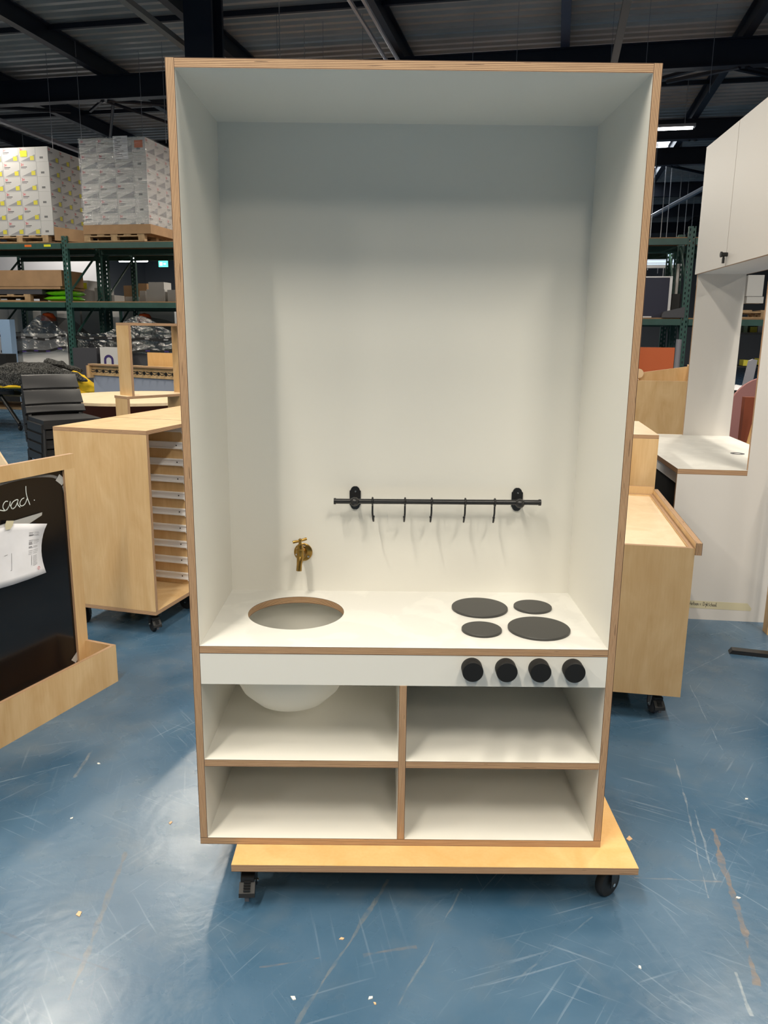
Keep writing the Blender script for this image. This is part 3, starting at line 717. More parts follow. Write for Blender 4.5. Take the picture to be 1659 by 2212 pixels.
for st in ([(-190, 600), (-170, 720), (-150, 880)], [(-165, 740), (-130, 690), (-90, 680), (-60, 720), (-90, 780), (-40, 825), (20, 848), (85, 848), (125, 800), (150, 745)],
           [(118, 712), (85, 712), (52, 752), (45, 805), (72, 845), (105, 835), (140, 770), (153, 712), (152, 770), (185, 826)],
           [(185, 826), (225, 800), (255, 740), (268, 690), (240, 690), (195, 720), (165, 775), (172, 815), (200, 826)], [(262, 715), (268, 765), (302, 800)],
           [(362, 660), (325, 680), (300, 725), (300, 765), (330, 780), (375, 745), (405, 670)], [(386, 485), (388, 560), (405, 650), (448, 765)],
           [(507, 690), (518, 696)]):
    estroke(mb, smooth(st), .0032)
o = mb.obj('chalk_writing', CHALK, es); o['label'] = 'white handwritten chalk letters'
# clear plastic cover edges and tapes on the board
mb = MB()
estroke(mb, smooth([(-300, 560), (0, 455), (300, 375), (560, 335), (760, 335), (850, 360)]), .010, .0090)
estroke(mb, smooth([(940, 480), (985, 640), (1030, 830), (1050, 1050), (1075, 1300), (1095, 1600), (1110, 1900), (1120, 2200)]), .010, .0090)
mb.obj('plastic_cover_edge', PLAST, es)
mb = MB()
mb.face([eb(*p, .0085) for p in ((830, 400), (885, 305), (980, 385), (925, 475))][::-1])
q = [(155, 1408), (170, 1428), (163, 1440), (152, 1428)]
mb.face([eb(p_[0]/.14472, (p_[1]-980)/.14466, .0085) for p_ in ((166, 1408), (172, 1415), (164, 1432), (154, 1426))][::-1])
mb.obj('corner_tape', TAPE, es)
# drawing taped to the board
pap = thing('paper_drawing', 'white paper drawing taped to the chalkboard', 'paper', P0, EA)
top = [(-260, 1180), (-100, 1110), (80, 1062), (200, 1045), (450, 1045), (705, 1045)]
bot = [(-260, 2090), (-100, 2040), (80, 1990), (200, 1955), (420, 1880), (690, 1775)]
rows = 9; mb = MB(); grid = []
for i in range(rows+1):
    v = i/rows; row = []
    for j in range(6):
        a_, c_ = top[j], bot[j]; zx = a_[0]+(c_[0]-a_[0])*v; zy = a_[1]+(c_[1]-a_[1])*v
        if j == 5: zx -= 80*math.sin(PI*min(1, v*1.02))**.8
        off = .006 - .016*(j/5)**2*(1 if j < 5 else 1.4) - (.008*v*v)
        row.append(eb(zx, zy, off))
    grid.append(row)
for i in range(rows):
    for j in range(5): mb.face([grid[i][j], grid[i+1][j], grid[i+1][j+1], grid[i][j+1]])
sheet = mb.obj('sheet', PAPER, pap, True)
md = sheet.modifiers.new('thickness', 'SOLIDIFY'); md.thickness = .0004; md.offset = -1
def psurf(u, v):     # point on the sheet, u 0..5, v 0..1, a hair in front
    j = min(4, int(u)); i = min(rows-1, int(v*rows)); fu = u-j; fv = v*rows-i
    p_ = (grid[i][j]*(1-fu)+grid[i][j+1]*fu)*(1-fv)+(grid[i+1][j]*(1-fu)+grid[i+1][j+1]*fu)*fv
    return p_ + Vector((0, -.0008, 0))
mb = MB()
def pline(u0, v0, u1, v1, wd=.0012):
    a_, c_ = psurf(u0, v0), psurf(u1, v1); t_ = (c_-a_).normalized(); n_ = t_.cross(Vector((0, 1, 0))).normalized()*wd/2
    mb.face([a_-n_, c_-n_, c_+n_, a_+n_])
for v in [.16, .18, .205, .22, .30, .32, .345, .37, .42, .44, .49, .52, .55]:
    pline(3.95, v, 4.2+.1*random.random(), v, .0022 if v in (.205, .345, .37, .42) else .001); pline(4.3, v, 4.6+.15*random.random(), v, .0007)
for q in range(9): pline(4.3, .60+q*.022, 4.6, .60+q*.022, .0008)
pline(4.2, .58, 4.2, .76); pline(2.75, .48, 2.78, .76); pline(2.63, .76, 2.78, .76); pline(1.9, .50, 2.25, .49)
mb.obj('printed_lines', CTXT, pap)['kind'] = 'stuff'
mb = MB(); cc = psurf(4.66, .86)
mb.torus(cc, .0055, .0005, (0, 1, 0), 18, 4); mb.face([cc+Vector((-.0006, -.0006, -.003)), cc+Vector((.0006, -.0006, -.003)), cc+Vector((.0006, -.0006, .003)), cc+Vector((-.0006, -.0006, .003))])
mb.obj('red_stamp', CRED, pap)
mb = MB(); mb.face([eb(*p, .003) for p in ((-80, 1095), (70, 1045), (205, 1003), (630, 875), (625, 920), (440, 1042), (200, 1060), (0, 1110))][::-1])
mb.obj('tape_strip', TAPE, pap)
mb = MB(); mb.face([eb(*p, -.002) for p in ((75, 1065), (95, 1002), (208, 1000), (190, 1075), (150, 1130), (85, 1140))][::-1]); mb.obj('tape_piece', MASK, pap)
# second plywood prop at the far left edge
pr_ = thing('plywood_strut', 'slanting pale plywood board behind the chalkboard, cut by the left picture edge', 'board', gz(-14, 985, .0), 0)
q0 = gy(-25, 940, 2.4); q1 = gy(14, 1000, 2.4)
pr_.location = (0, 0, 0)
t_ = (q1-q0).normalized(); foot = q0 + t_*((-q0.z)/t_.z)
MB().prism([(foot.x-.07, 0), (foot.x, 0), (q0.x, q0.z), (q0.x-.07, q0.z)], 2.39, 2.41, 'y').obj('board', [BIRCHP], pr_)

# ------------------------------------------------------------------ low plywood cabinet, right
BO = Vector((1.027, .885, 0)); BA = math.radians(-10.3)
bcab = thing('low_cabinet', 'low birch plywood cabinet on casters with raised rim, right of the kitchen', 'cabinet', BO, BA)
part('front_panel', [BIRCH, EDGE2], bcab, (-.56, 0, 0, .018, .10, .656), thin='y')
part('side_panel', [BIRCH, EDGE2], bcab, (-.018, 0, .018, .97, .10, .656), thin='x')
part('side_panel', [BIRCH, EDGE2], bcab, (-.56, -.542, .018, .97, .10, .656), thin='x')
part('back_panel', [BIRCH, EDGE2], bcab, (-.542, -.018, .952, .97, .10, .655), thin='y')
part('bottom_panel', [BIRCH, EDGE2], bcab, (-.542, -.018, .018, .952, .10, .118), thin='z')
part('top_panel', [BIRCHP, EDGE2], bcab, (-.542, -.018, .018, .952, .630, .648), thin='z')
part('rim_strip', [BIRCH, EDGE], bcab, (0.0, .022, -.006, .99, .633, .676), thin='x')
part('rim_strip', [BIRCH, EDGE], bcab, (-.56, 0, .97, .988, .60, .69), thin='y')
for x, y, r in ((-.075, .06, .25), (-.48, .06, 0), (-.07, .9, 1.), (-.48, .9, 2.)): caster(bcab, x, y, .10, .10, r, y < .1 and x > -.1, DGREY, ALU)
# taller cabinet behind it
z2 = .918; B2 = gz(1424, 940, z2); B2.z = 0
b2 = thing('drawer_cabinet', 'plywood cabinet between the low rimmed cabinet and the white wall unit', 'cabinet', B2, math.radians(-9), 'plywood cabinets on casters')
carcass(b2, .5, .62, .10, z2, (BIRCH, EDGE2))
bpy.data.objects[[c.name for c in b2.children if c.name.startswith('top_panel')][0]].data.materials[0] = BIRCHP
for x, y, r in ((-.05, .05, .25), (-.45, .05, 0), (-.05, .57, 1.), (-.45, .57, 2.)): caster(b2, x, y, .10, .10, r, False)

# ------------------------------------------------------------------ white wall unit with desk, far right
CO = Vector((1.38, 2.0, 0)); CA = math.radians(-6.8)
cu = thing('wall_unit', 'white laminate unit with desk and overhead doors at the right edge', 'wall unit', CO, CA)
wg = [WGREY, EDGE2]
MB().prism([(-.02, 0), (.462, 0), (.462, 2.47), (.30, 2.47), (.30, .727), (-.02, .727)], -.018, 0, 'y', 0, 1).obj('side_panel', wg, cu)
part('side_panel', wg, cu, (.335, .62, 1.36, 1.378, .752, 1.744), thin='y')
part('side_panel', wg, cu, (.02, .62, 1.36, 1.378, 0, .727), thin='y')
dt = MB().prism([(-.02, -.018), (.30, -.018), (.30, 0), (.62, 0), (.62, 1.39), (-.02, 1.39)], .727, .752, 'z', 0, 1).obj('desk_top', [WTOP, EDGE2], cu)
hp = (Matrix.Translation(CO) @ Matrix.Rotation(CA, 4, 'Z')).inverted() @ gz(1593, 980, .752)
MB().lathe([(.020, 0), (.036, 0), (.036, .002), (.020, .002), (.020, 0)], (hp.x, hp.y, .752), n=28).obj('cable_grommet', DGREY, dt, True)
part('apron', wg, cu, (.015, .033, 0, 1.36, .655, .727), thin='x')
part('desk_shade_panel', [MBLK], cu, (.06, .078, 0, 1.36, 0, .655))  # black sheet standing in for the deep shade inside the desk opening
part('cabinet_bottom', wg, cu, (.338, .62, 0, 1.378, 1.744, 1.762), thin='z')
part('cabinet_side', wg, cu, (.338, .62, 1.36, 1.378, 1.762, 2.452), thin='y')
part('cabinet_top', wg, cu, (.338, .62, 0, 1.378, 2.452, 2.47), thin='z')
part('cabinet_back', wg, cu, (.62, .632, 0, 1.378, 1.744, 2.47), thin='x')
d1 = part('door', wg, cu, (.320, .338, .757, 1.378, 1.742, 2.47), thin='x')
d2 = part('door', wg, cu, (.320, .338, .002, .753, 1.742, 2.47), thin='x')
MB().cyl((.320, .735, 1.800), (.292, .735, 1.800), .011, n=18).cyl((.292, .735, 1.80), (.284, .735, 1.80), .015, n=18).obj('lock', BLACK, d2, True)
MB().box(.296, .306, .726, .744, 1.755, 1.782).cyl((.301, .735, 1.782), (.301, .735, 1.790), .006, n=10).obj('key_head', BLACK, d2)
# masking tape with handwriting
tp_ = MB().prism([(-.02+.10, .058), (.387, .056), (.391, .068), (.370, .094), (.08, .097)], -.0186, -.018, 'y').obj('masking_tape', MASK, cu)
ST = {'A': ([(0, 0), (.3, 1), (.62, 0)], [(.1, .4), (.5, .4)]), 'n': ([(0, 0), (0, .55)], [(0, .4), (.2, .56), (.36, .42), (.4, 0)]),
      't': ([(.15, .95), (.15, .15), (.3, 0)], [(0, .6), (.36, .6)]), 'o': ([(.2, .55), (.03, .4), (.05, .1), (.22, 0), (.4, .15), (.38, .42), (.2, .55)],),
      'v': ([(0, .55), (.18, 0), (.38, .56)],), '.': ([(.05, .02), (.1, .06)],), 'D': ([(.05, 1), (.05, 0)], [(-.05, 1), (.4, .95), (.66, .55), (.45, .08), (-.02, 0)]),
      'y': ([(0, .6), (.12, .15), (.3, .55)], [(.4, .6), (.2, -.35), (.05, -.3)], [(.12, .85), (.14, .88)], [(.34, .85), (.36, .88)]),
      'k': ([(.05, 1), (.05, 0)], [(.36, .6), (.06, .3), (.38, 0)]), 'S': ([(.4, .75), (.2, .85), (.05, .65), (.35, .35), (.3, .05), (0, .08)],),
      'c': ([(.36, .5), (.12, .5), (.03, .2), (.2, 0), (.4, .08)],), 'h': ([(.03, 1), (.03, 0)], [(.03, .4), (.25, .55), (.38, .35), (.38, 0)]), 'l': ([(.08, 1.1), (.1, .05), (.35, 0)],), ' ': ()}
mb = MB(); x = .096; hgt = .019
for ch in 'Antoon v. DykSchool':
    for st in ST[ch]:
        mb.ribbon([(x+a_*hgt*.72, .0735-(x-.096)*.028+b_*hgt) for a_, b_ in st], .0019, Vector((0, -.0189, 0)), Vector((1, 0, 0)), Vector((0, 0, 1)))
    x += hgt*.72*{'A': .72, 'D': .82, ' ': .3, '.': .3, 't': .45, 'l': .4}.get(ch, .52)
mb.obj('handwriting', INK, tp_)

# black foot bar on the floor at the right edge
f0 = gz(1575, 1412); f1 = gz(1664, 1422)
ang = math.atan2(f1.y-f0.y, f1.x-f0.x)
MBX = MB().prism([(0, 0), (.5, 0), (.5, .018), (.012, .018)], -.002, .04, 'y')
o = tag(MBX.obj('foot_bar', BLACKM, None), 'flat black metal bar lying on the blue floor at the right', 'bar'); o.location = f0; o.rotation_euler = (0, 0, ang)
# plywood leg at the right rim
q = gz(1660, 1375)
o = tag(MB().box(0, .02, 0, .06, 0, .9).obj('plywood_post', [BIRCH]), 'plywood post just inside the right picture edge, beside the wall unit', 'post'); o.location = q + Vector((.002, .02, 0)); o.rotation_euler = (0, 0, CA)

# ------------------------------------------------------------------ things behind the wall unit, right
yb = 3.95; p0 = gy(1376, 821, yb); p1 = gy(1486, 824, yb)
bx = thing('plywood_bin', 'birch plywood bin with slanted sides behind the white desk', 'bin', (p0.x, yb, 0), math.radians(-4))
wdt = p1.x-p0.x+.12; zt = p0.z
part('front_panel', [BIRCH, EDGE2], bx, (0, wdt, 0, .018, 0, zt-.004), thin='y')
MB().prism([(.018, 0), (.42, 0), (.42, zt+.10), (.018, zt)], 0, .018, 'x', 0, 1).obj('side_panel', [BIRCH, EDGE2], bx)
MB().prism([(.018, 0), (.42, 0), (.42, zt+.10), (.018, zt)], wdt-.018, wdt, 'x', 0, 1).obj('side_panel', [BIRCH, EDGE2], bx)
MB().prism([(.018, 0), (wdt-.018, 0), (wdt-.018, zt+.085), (.018, zt+.02)], .402, .42, 'y', 0, 1).obj('back_panel', [BIRCH, EDGE2], bx)
MB().cyl((.10, .37, zt+.03), (.10, .39, zt+.03), .035, n=20).obj('rounded_tab', [BIRCHP], bx, True)
p0 = gy(1378, 750, 6.0); p1 = gy(1456, 752, 6.0)
o = thing('orange_board', 'orange-brown board standing upright behind the plywood bin', 'board', (p0.x-.15, 6, 0), math.radians(-3))
part('panel', [ORB], o, (0, p1.x-p0.x+.15, 0, .02, 0, p0.z)); part('foot', [BROWNB], o, (0, p1.x-p0.x+.15, -.12, 0, 0, .02))
# pink round panel, brown box and leaning board seen through the gap
p = gy(1640, 905, 5.2); R = .36
o = thing('disc_screen', 'dusty pink round panel on edge behind the desk', 'panel', (p.x+.05, 5.2, 0), 0)
MB().lathe([(0, 0), (R, 0), (R, .03), (0, .03)], (0, 0, R+.32), 'y', n=40).obj('disc', PINK, o, True); part('stand', [BLACK], o, (-.3, .3, -.1, .1, 0, .34))
p = gy(1610, 858, 4.2); o = tag(MB().box(0, .4, 0, .05, 0, p.z).obj('brown_box', [BROWNB]), 'rust brown box behind the cable hole of the white desk', 'box'); o.location = (p.x, 4.2, 0)
p = gy(1612, 960, 3.75); q = gy(1645, 860, 3.75)
o = tag(MB().prism([(p.x-.1, 0), (p.x+.06, 0), (q.x+.06, q.z+.05), (q.x, q.z+.05)], 3.75, 3.768, 'y').obj('leaning_board', [BIRCHY]), 'narrow plywood board leaning behind the desk near its cable hole', 'board')

# ------------------------------------------------------------------ chairs, table, blanket, left
def make_chair():
    t = thing('stacking_chair', '', 'chair', (0, 0, 0), 0, 'stacked black chairs')
    # curved back of three ribbed bands, leaning back; x width, y back, z up, seat at z = .46
    def bandmesh(z0, z1, nm):
        mb = MB(); n = 8; g = []
        for i in range(n+1):
            x = -.235+.47*i/n; cv = .045*(1-(2*i/n-1)**2)
            g.append([(x*(1-.12*(z-.46)/.42), .19+cv+(z-.46)*.48+dy, z) for z, dy in ((z0, 0), (z0+.008, -.008), (z1-.008, -.008), (z1, 0), (z1, .02), (z0, .02))])
        for i in range(n):
            for k_ in range(6):
                k2 = (k_+1) % 6; mb.face([g[i][k_], g[i+1][k_], g[i+1][k2], g[i][k2]])
        mb.face(g[0][::-1]); mb.face(g[n]); return mb.obj(nm, BLACKC, t, True)
    bandmesh(.475, .535, 'back_band'); bandmesh(.541, .655, 'back_band'); bandmesh(.661, .775, 'back_band')
    part('seat', [BLACKC], t, (-.22, .22, -.22, .21, .42, .455))
    part('seat_apron', [BLACKC], t, (-.22, .22, -.225, -.21, .39, .42))
    for s in (-1, 1):
        MB().prism([(.19, .36), (.225, .36), (.375, .77), (.345, .77)], s*.20-.012, s*.20+.012, 'x').obj('back_post', BLACKC, t)
        MB().tube([(s*.21, -.19, .42), (s*.235, -.23, 0)], .013, 8).obj('leg', BLACKC, t, True)
        MB().tube([(s*.21, .19, .42), (s*.235, .25, 0)], .013, 8).obj('leg', BLACKC, t, True)
        part('arm_side', [BLACKC], t, (s*.225-.01, s*.225+.01, -.2, .2, .36, .42))
    return t
BLACKC = mat('chair_black', (.018, .018, .020, 1), .42)
pc = gy(128, 905, 4.5)
ch0 = make_chair()
dz = .078; n_ch = 4
chl = ['topmost of the stacked black plastic chairs, ribbed back showing', 'black chair second from the top of the stack behind the drawer cabinet', 'black chair third from the top of the stack behind the drawer cabinet', 'lowest black chair of the stack behind the drawer cabinet']
for i in range(n_ch):
    c = ch0 if i == 0 else copy_tree(ch0)
    c['label'] = chl[i]; c.rotation_euler = (0, 0, math.radians(38))
    c.location = (pc.x - i*.012, pc.y+.10+i*.015, max(0, (n_ch-1-i)*dz))
# castor table with pale green top
tz = .56; c0 = gz(92, 922); c1 = gz(-40, 915)
tb = thing('flip_table', 'folding caster table with pale green top at the left edge, under the blanket', 'table', (c0.x, c0.y, 0), math.radians(-12))
part('table_top', [GREENT], tb, (-2.4, .35, -.55, .55, tz, tz+.025)); part('edge_bar', [BLACK], tb, (-2.4, .0, -.575, -.55, tz-.06, tz+.02))
part('shelf', [PALLET], tb, (-2.3, .3, -.4, .4, .28, .31)); part('shelf', [PALLET], tb, (-2.3, .3, -.4, .4, .46, .48))
for x in (-2.2, 0):
    MB().tube([(x-.35, -.45, tz), (x, -.5, .1)], .025, 8).obj('leg', BLACKM, tb, True); MB().tube([(x, .45, tz), (x, .5, .1)], .025, 8).obj('leg', BLACKM, tb, True)
    for y in (-.5, .5): caster(tb, x, y, .10, .10, 0, False)
# blanket and coat
from mathutils import noise as mn
def lump(parts, nm, mt, label, cat, amp=.05, freq=4, sub=5):
    import bmesh
    bm = bmesh.new()
    for (c_, r, rz, ry) in parts:
        b2_ = bmesh.new(); bmesh.ops.create_icosphere(b2_, subdivisions=sub, radius=1)
        M_ = Matrix.Translation(c_) @ Matrix.Rotation(rz, 4, 'Z') @ Matrix.Rotation(ry, 4, 'Y') @ Matrix.Diagonal((*r, 1))
        for v in b2_.verts:
            d_ = v.co.normalized(); p_ = M_ @ v.co
            nz = mn.fractal(p_*freq, 1.0, 2.0, 4)
            ridge = abs(mn.noise(Vector((p_.x*3, p_.y*6, p_.z*9))))
            v.co = p_ + (M_.to_3x3() @ d_).normalized()*(nz*amp - ridge*amp*1.2)
        me_ = bpy.data.meshes.new('t'); b2_.to_mesh(me_); b2_.free(); bm.from_mesh(me_); bpy.data.meshes.remove(me_)
    me = bpy.data.meshes.new(nm); bm.to_mesh(me); bm.free(); me.materials.append(mt)
    for p_ in me.polygons: p_.use_smooth = True
    o = bpy.data.objects.new(nm, me); C.objects.link(o); return tag(o, label, cat)
yy = 8.9
def at(px, py, y_=yy): return gy(px, py, y_)
lump([(at(62, 812), (.44, .34, .19), .1, .05), (at(35, 822), (.42, .3, .15), 0, .0), (at(118, 808), (.34, .25, .11), .1, .32), (at(150, 812, 8.7), (.28, .09, .062), .05, .22), (at(135, 790, 9.0), (.26, .09, .055), .1, .25)],
     'fleece_blanket', FLEECE, 'fluffy dark grey blanket heaped on the table behind the black chairs', 'blanket', .05, 5)
lump([(at(120, 842), (.46, .3, .07), .1, .05), (at(172, 828), (.20, .22, .11), .2, .35), (at(50, 832), (.4, .3, .05), 0, 0)], 'yellow_coat', YELC, 'yellow cloth coat lying under the grey blanket', 'coat', .05, 5, 4)

# plywood frame stand, round-edged table and coat rack
yf = 3.75
def fx(px, py): return gy(px, py, yf)
sp0 = fx(286, 856)
st = thing('plywood_stand', 'upright open plywood frame on a plywood bench behind the drawer cabinet', 'stand', (sp0.x, yf, 0), math.radians(48))
zlo = sp0.z; zhi = fx(286, 697).z
part('upright', [BIRCH, EDGE2], st, (0, .018, 0, .16, zlo, zhi-.018), thin='x')
part('upright', [BIRCH, EDGE2], st, (.44, .458, 0, .16, zlo, zhi-.018), thin='x')
part('top_board', [BIRCH, EDGE2], st, (0, .56, 0, .16, zhi-.018, zhi), thin='z')
part('bench_top', [BIRCHP, EDGE2], st, (-.045, .56, -.008, .16, zlo-.018, zlo), thin='z')
part('bench_leg', [BIRCH, EDGE2], st, (-.045, -.027, -.008, .15, 0, zlo-.018), thin='x')
part('bench_leg', [BIRCH, EDGE2], st, (.375, .393, -.008, .15, 0, zlo-.018), thin='x')
tc0 = gz(300, 857, .74)
rt_ = thing('round_table', 'pale plywood round table behind the plywood frame', 'table', (tc0.x, tc0.y, 0))
MB().lathe([(0, .715), (.78, .715), (.78, .74), (0, .74)], (0, 0, 0), n=48).obj('table_top', [BIRCHP], rt_, False)
part('pedestal', [BROWNB], rt_, (-.6, .6, -.25, .25, .02, .715)); part('foot', [BLACK], rt_, (-.4, .4, -.4, .4, 0, .02))
h0 = gz(170, 786, .97); h1 = gz(392, 796, .97); ln = (h1-h0).length
hr = thing('coat_rack', 'plywood coat rack box with a row of black hooks and grey panel', 'coat rack', (h0.x, h0.y, 0), math.atan2(h1.y-h0.y, h1.x-h0.x))
part('top_board', [BIRCH, EDGE2], hr, (0, ln, .13, .2, .95, .97), thin='z'); 
hz = gz(280, 832, .0)
part('hook_board', [BIRCH, EDGE2], hr, (.02, ln, .18, .2, .83, .95), thin='y'); part('grey_panel', [GREYP], hr, (0, ln, .2, .215, 0, .83)); part('end_board', [BIRCH, EDGE2], hr, (0, .02, .10, .2, .80, .95), thin='x')
part('back_board', [BIRCHY, EDGE2], hr, (ln*.5, ln, .3, .318, 0, 1.12), thin='y')
for i in range(14):
    x = .10+i*(ln-.12)/13.5
    hk = MB().cyl((x, .174, .885), (x, .18, .885), .021, n=14).tube([(x, .175, .885), (x-.02, .13, .872), (x-.026, .115, .885)], .005, 6).tube([(x, .175, .892), (x-.026, .12, .905)], .005, 6).obj('coat_hook', BLACK, hr)

# ------------------------------------------------------------------ pallet racking (hall frame)
RACKY = 12.0
rk = thing('pallet_rack', 'long green steel pallet rack with punched uprights across the hall', 'pallet rack', (0, 0, 0), HALL)
up_m = MB()
W_ = .055; Dp = .07
up_m.box(-W_, W_, 0, .004, 0, 5.2).box(-W_, -W_+.004, .004, Dp, 0, 5.2).box(W_-.004, W_, .004, Dp, 0, 5.2)
up_mesh = up_m.mesh('upright', [SLOT])
def upright(X, Y, top=3.1, flip=False):
    o = bpy.data.objects.new('upright', up_mesh); C.objects.link(o); o.parent = rk
    o.location = (X, Y, 0 if top > 5 else 0); o.scale = (1, 1, 1)
    o.location.z = 0; return o
# uprights are cut at the load level: own mesh of that height
up_m2 = MB().box(-W_, W_, 0, .004, 0, 3.05).box(-W_, -W_+.004, .004, Dp, 0, 3.05).box(W_-.004, W_, .004, Dp, 0, 3.05)
up_mesh = up_m2.mesh('upright', [SLOT])
for X in (-11.35, -8.62, -5.9, -3.15, -.42, 2.31, 5.05):
    for Y in (12.0, 13.1, 13.35, 14.45): upright(X, Y)
    if X in (-8.62, 2.31, -11.35, 5.05):
        for y0_, y1_ in ((12.07, 13.1), (13.42, 14.45)):
            for q in range(3):
                zz = .35+q*.85
                MB().tube([(X, y0_, zz), (X, y1_, zz+.8)], .022, 6).obj('brace', GREEN, rk)
def beam(x0_, x1_, Y, z): part('beam', [GREEN], rk, (x0_, x1_, Y-.03, Y+.02, z-.095, z))
bays = [(-11.29, -8.68), (-8.56, -5.96), (-5.84, -3.21), (-3.09, -.48), (-.36, 2.25), (2.37, 4.99)]
for bi, (x0_, x1_) in enumerate(bays):
    lv = (1.87, 2.92) if bi < 4 else (1.64, 2.87)
    for Y in (12.0, 13.15, 13.38, 14.48):
        for z in lv: beam(x0_, x1_, Y, z)
    for z in lv: part('deck_board', [DECK], rk, (x0_, x1_, 12.03, 13.12, z, z+.022)); part('deck_board', [DECK], rk, (x0_, x1_, 13.41, 14.45, z, z+.022))
for X, z in ((-9.35, 2.86), (-10.2, 2.86), (-8.95, 2.86)):
    part('beam_label', [ORANGE if X == -9.35 else YEL], rk, (X-.07, X+.07, 11.966, 11.97, z, z+.04))

# pallets of white cartons
PZ = 2.942
def pallet(X, Y, label, wd=1.2, dp=1.0, z=PZ, group='wooden pallets on the rack'):
    t = thing('wooden_pallet', label, 'pallet', bw(X, Y, z), HALL, group)
    for q in range(5): part('deck_plank', [PALLET], t, (q*(wd-.14)/4, q*(wd-.14)/4+.14, 0, dp, .105, .127))
    for y_ in (0, dp/2-.05, dp-.1): part('stringer', [PALLET], t, (0, wd, y_, y_+.1, .083, .105)); part('bottom_plank', [PALLET], t, (0, wd, y_, y_+.1, 0, .02))
    for x_ in (0, wd/2-.06, wd-.12):
        for y_ in (0, dp/2-.05, dp-.1): part('block', [PALLET], t, (x_, x_+.12, y_, y_+.1, .02, .083))
    return t
CW, CDp, CH = .345, .25, .2535
def carton_mesh(yellow):
    mb = MB(); g = .002
    mb.box(g, CW-g, g, CDp-g, 0, CH-g)
    y_ = g-.0008; ex = Vector((1, 0, 0)); ez = Vector((0, 0, 1))
    mb.face([(.03, y_, .012), (CW-.012, y_, .012), (CW-.012, y_, .125)], 1)
    if yellow: mb.face([(CW-.115, y_-.0005, .028), (CW-.035, y_-.0005, .028), (CW-.035, y_-.0005, .10), (CW-.115, y_-.0005, .10)], 2)
    o_ = Vector((.025, y_-.0005, CH-.062))
    mb.ribbon([(0, .036), (.02, .036), (.012, .022), (.022, .012), (.014, .002), (0, .002)], .008, o_, ex, ez, 3)
    mb.ribbon([(.028, 0), (.028, .037), (.040, .012), (.052, .037), (.052, 0)], .008, o_, ex, ez, 3)
    mb.ribbon([(0, -.022), (.125, -.022)], .013, o_, ex, ez, 4); mb.ribbon([(0, -.045), (.10, -.045)], .007, o_, ex, ez, 4)
    for sx in (g-.0008, CW-g+.0008):
        s = 1 if sx > .1 else -1
        pts = [(sx, .10, .05), (sx, .17, .05), (sx, .17, .085), (sx, .10, .085)]
        mb.face(pts if s > 0 else pts[::-1], 5)
    return mb.mesh('carton', [CARTON, CGREY, CYEL, CRED, CTXT, CBAR])
cm_y, cm_n = carton_mesh(True), carton_mesh(False)
ordn = ['top', 'second', 'third', 'fourth', 'fifth', 'bottom']
coln = ['first', 'second', 'third', 'fourth']
def load(x0_, z0_, mesh, pname, desc, ncol=3):
    """front row of ncol printed cartons then an end-on corner column; two more columns along the right side"""
    for r in range(6):
        z = z0_+(5-r)*CH; jx = random.uniform(-.006, .006)
        for c_ in range(ncol):
            o = bpy.data.objects.new('carton', mesh); C.objects.link(o); o.location = bw(x0_+c_*CW+jx, RACKY+.03, z); o.rotation_euler = (0, 0, HALL)
            tag(o, '%s carton, %s row, %s from left, front of %s pallet' % (desc, ordn[r], coln[c_], pname), 'carton', 'cartons on the pallet rack')
        for k_ in range(3):
            o = bpy.data.objects.new('carton', mesh); C.objects.link(o); o.location = bw(x0_+ncol*CW+CDp+jx, RACKY+.03+k_*CW, z); o.rotation_euler = (0, 0, HALL+PI/2)
            tag(o, '%s carton, %s row, %s of right side, %s pallet' % (desc, ordn[r], ('front corner', 'middle', 'rear')[k_], pname), 'carton', 'cartons on the pallet rack')
Z0 = PZ+.127+.002
load(-10.12, Z0, cm_y, 'left', 'white yellow-patched')
load(-8.20, Z0+.09, cm_n, 'right', 'white film-wrapped')
pallet(-10.15, RACKY+.02, 'wooden pallet under the left load of cartons'); pallet(-8.22, RACKY+.02, 'wooden pallet under the film-wrapped right load of cartons')
# cardboard tray under the right load and flap at the left one
tr = thing('cardboard_tray', 'brown cardboard tray around the foot of the right carton load', 'tray', bw(-8.22, RACKY+.02, Z0-.001), HALL)
part('tray_floor', [CARD], tr, (0, 1.33, 0, 1.06, 0, .088)); part('tray_front', [CARD], tr, (0, 1.33, -.012, 0, 0, .16)); part('tray_side', [CARD], tr, (1.33, 1.34, -.012, 1.06, 0, .16))
fl_ = thing('cardboard_flap', 'brown cardboard sheet bent out beside the left carton load', 'cardboard', bw(-8.80, RACKY+.0, Z0), HALL+.25)
MB().prism([(0, -.10), (.56, -.126), (.54, .08), (0, .14)], -.012, 0, 'y').obj('sheet', [CARD], fl_)
# labels on cartons
tagx = lambda o, l: tag(o, l, 'label')
o = tagx(MB().box(0, .14, -.002, 0, 0, .105).obj('shipping_label', [YEL]), 'bright yellow sticker on the top row of the left carton load'); o.location = bw(-9.40, RACKY+.030, Z0+5*CH+.09); o.rotation_euler = (0, 0, HALL)
o = tagx(MB().box(0, .16, -.002, 0, 0, .12).obj('shipping_label', [ORANGE]), 'orange sticker on the top corner of the right carton load'); o.location = bw(-7.125, RACKY+.030, Z0+.09+5*CH+.08); o.rotation_euler = (0, 0, HALL)
sh = thing('packing_list', 'printed packing list sheet under the film of the right carton load', 'paper', bw(-7.53, RACKY+.022, Z0+.09+4.6*CH), HALL)
part('sheet', [PAPER], sh, (0, .28, 0, .002, 0, .38))
mb = MB()
for q in range(11):
    mb.box(.03, .08+random.random()*.12, -.001, 0, .04+q*.03, .05+q*.03)
mb.obj('printed_lines', [CTXT], sh)['kind'] = 'stuff'
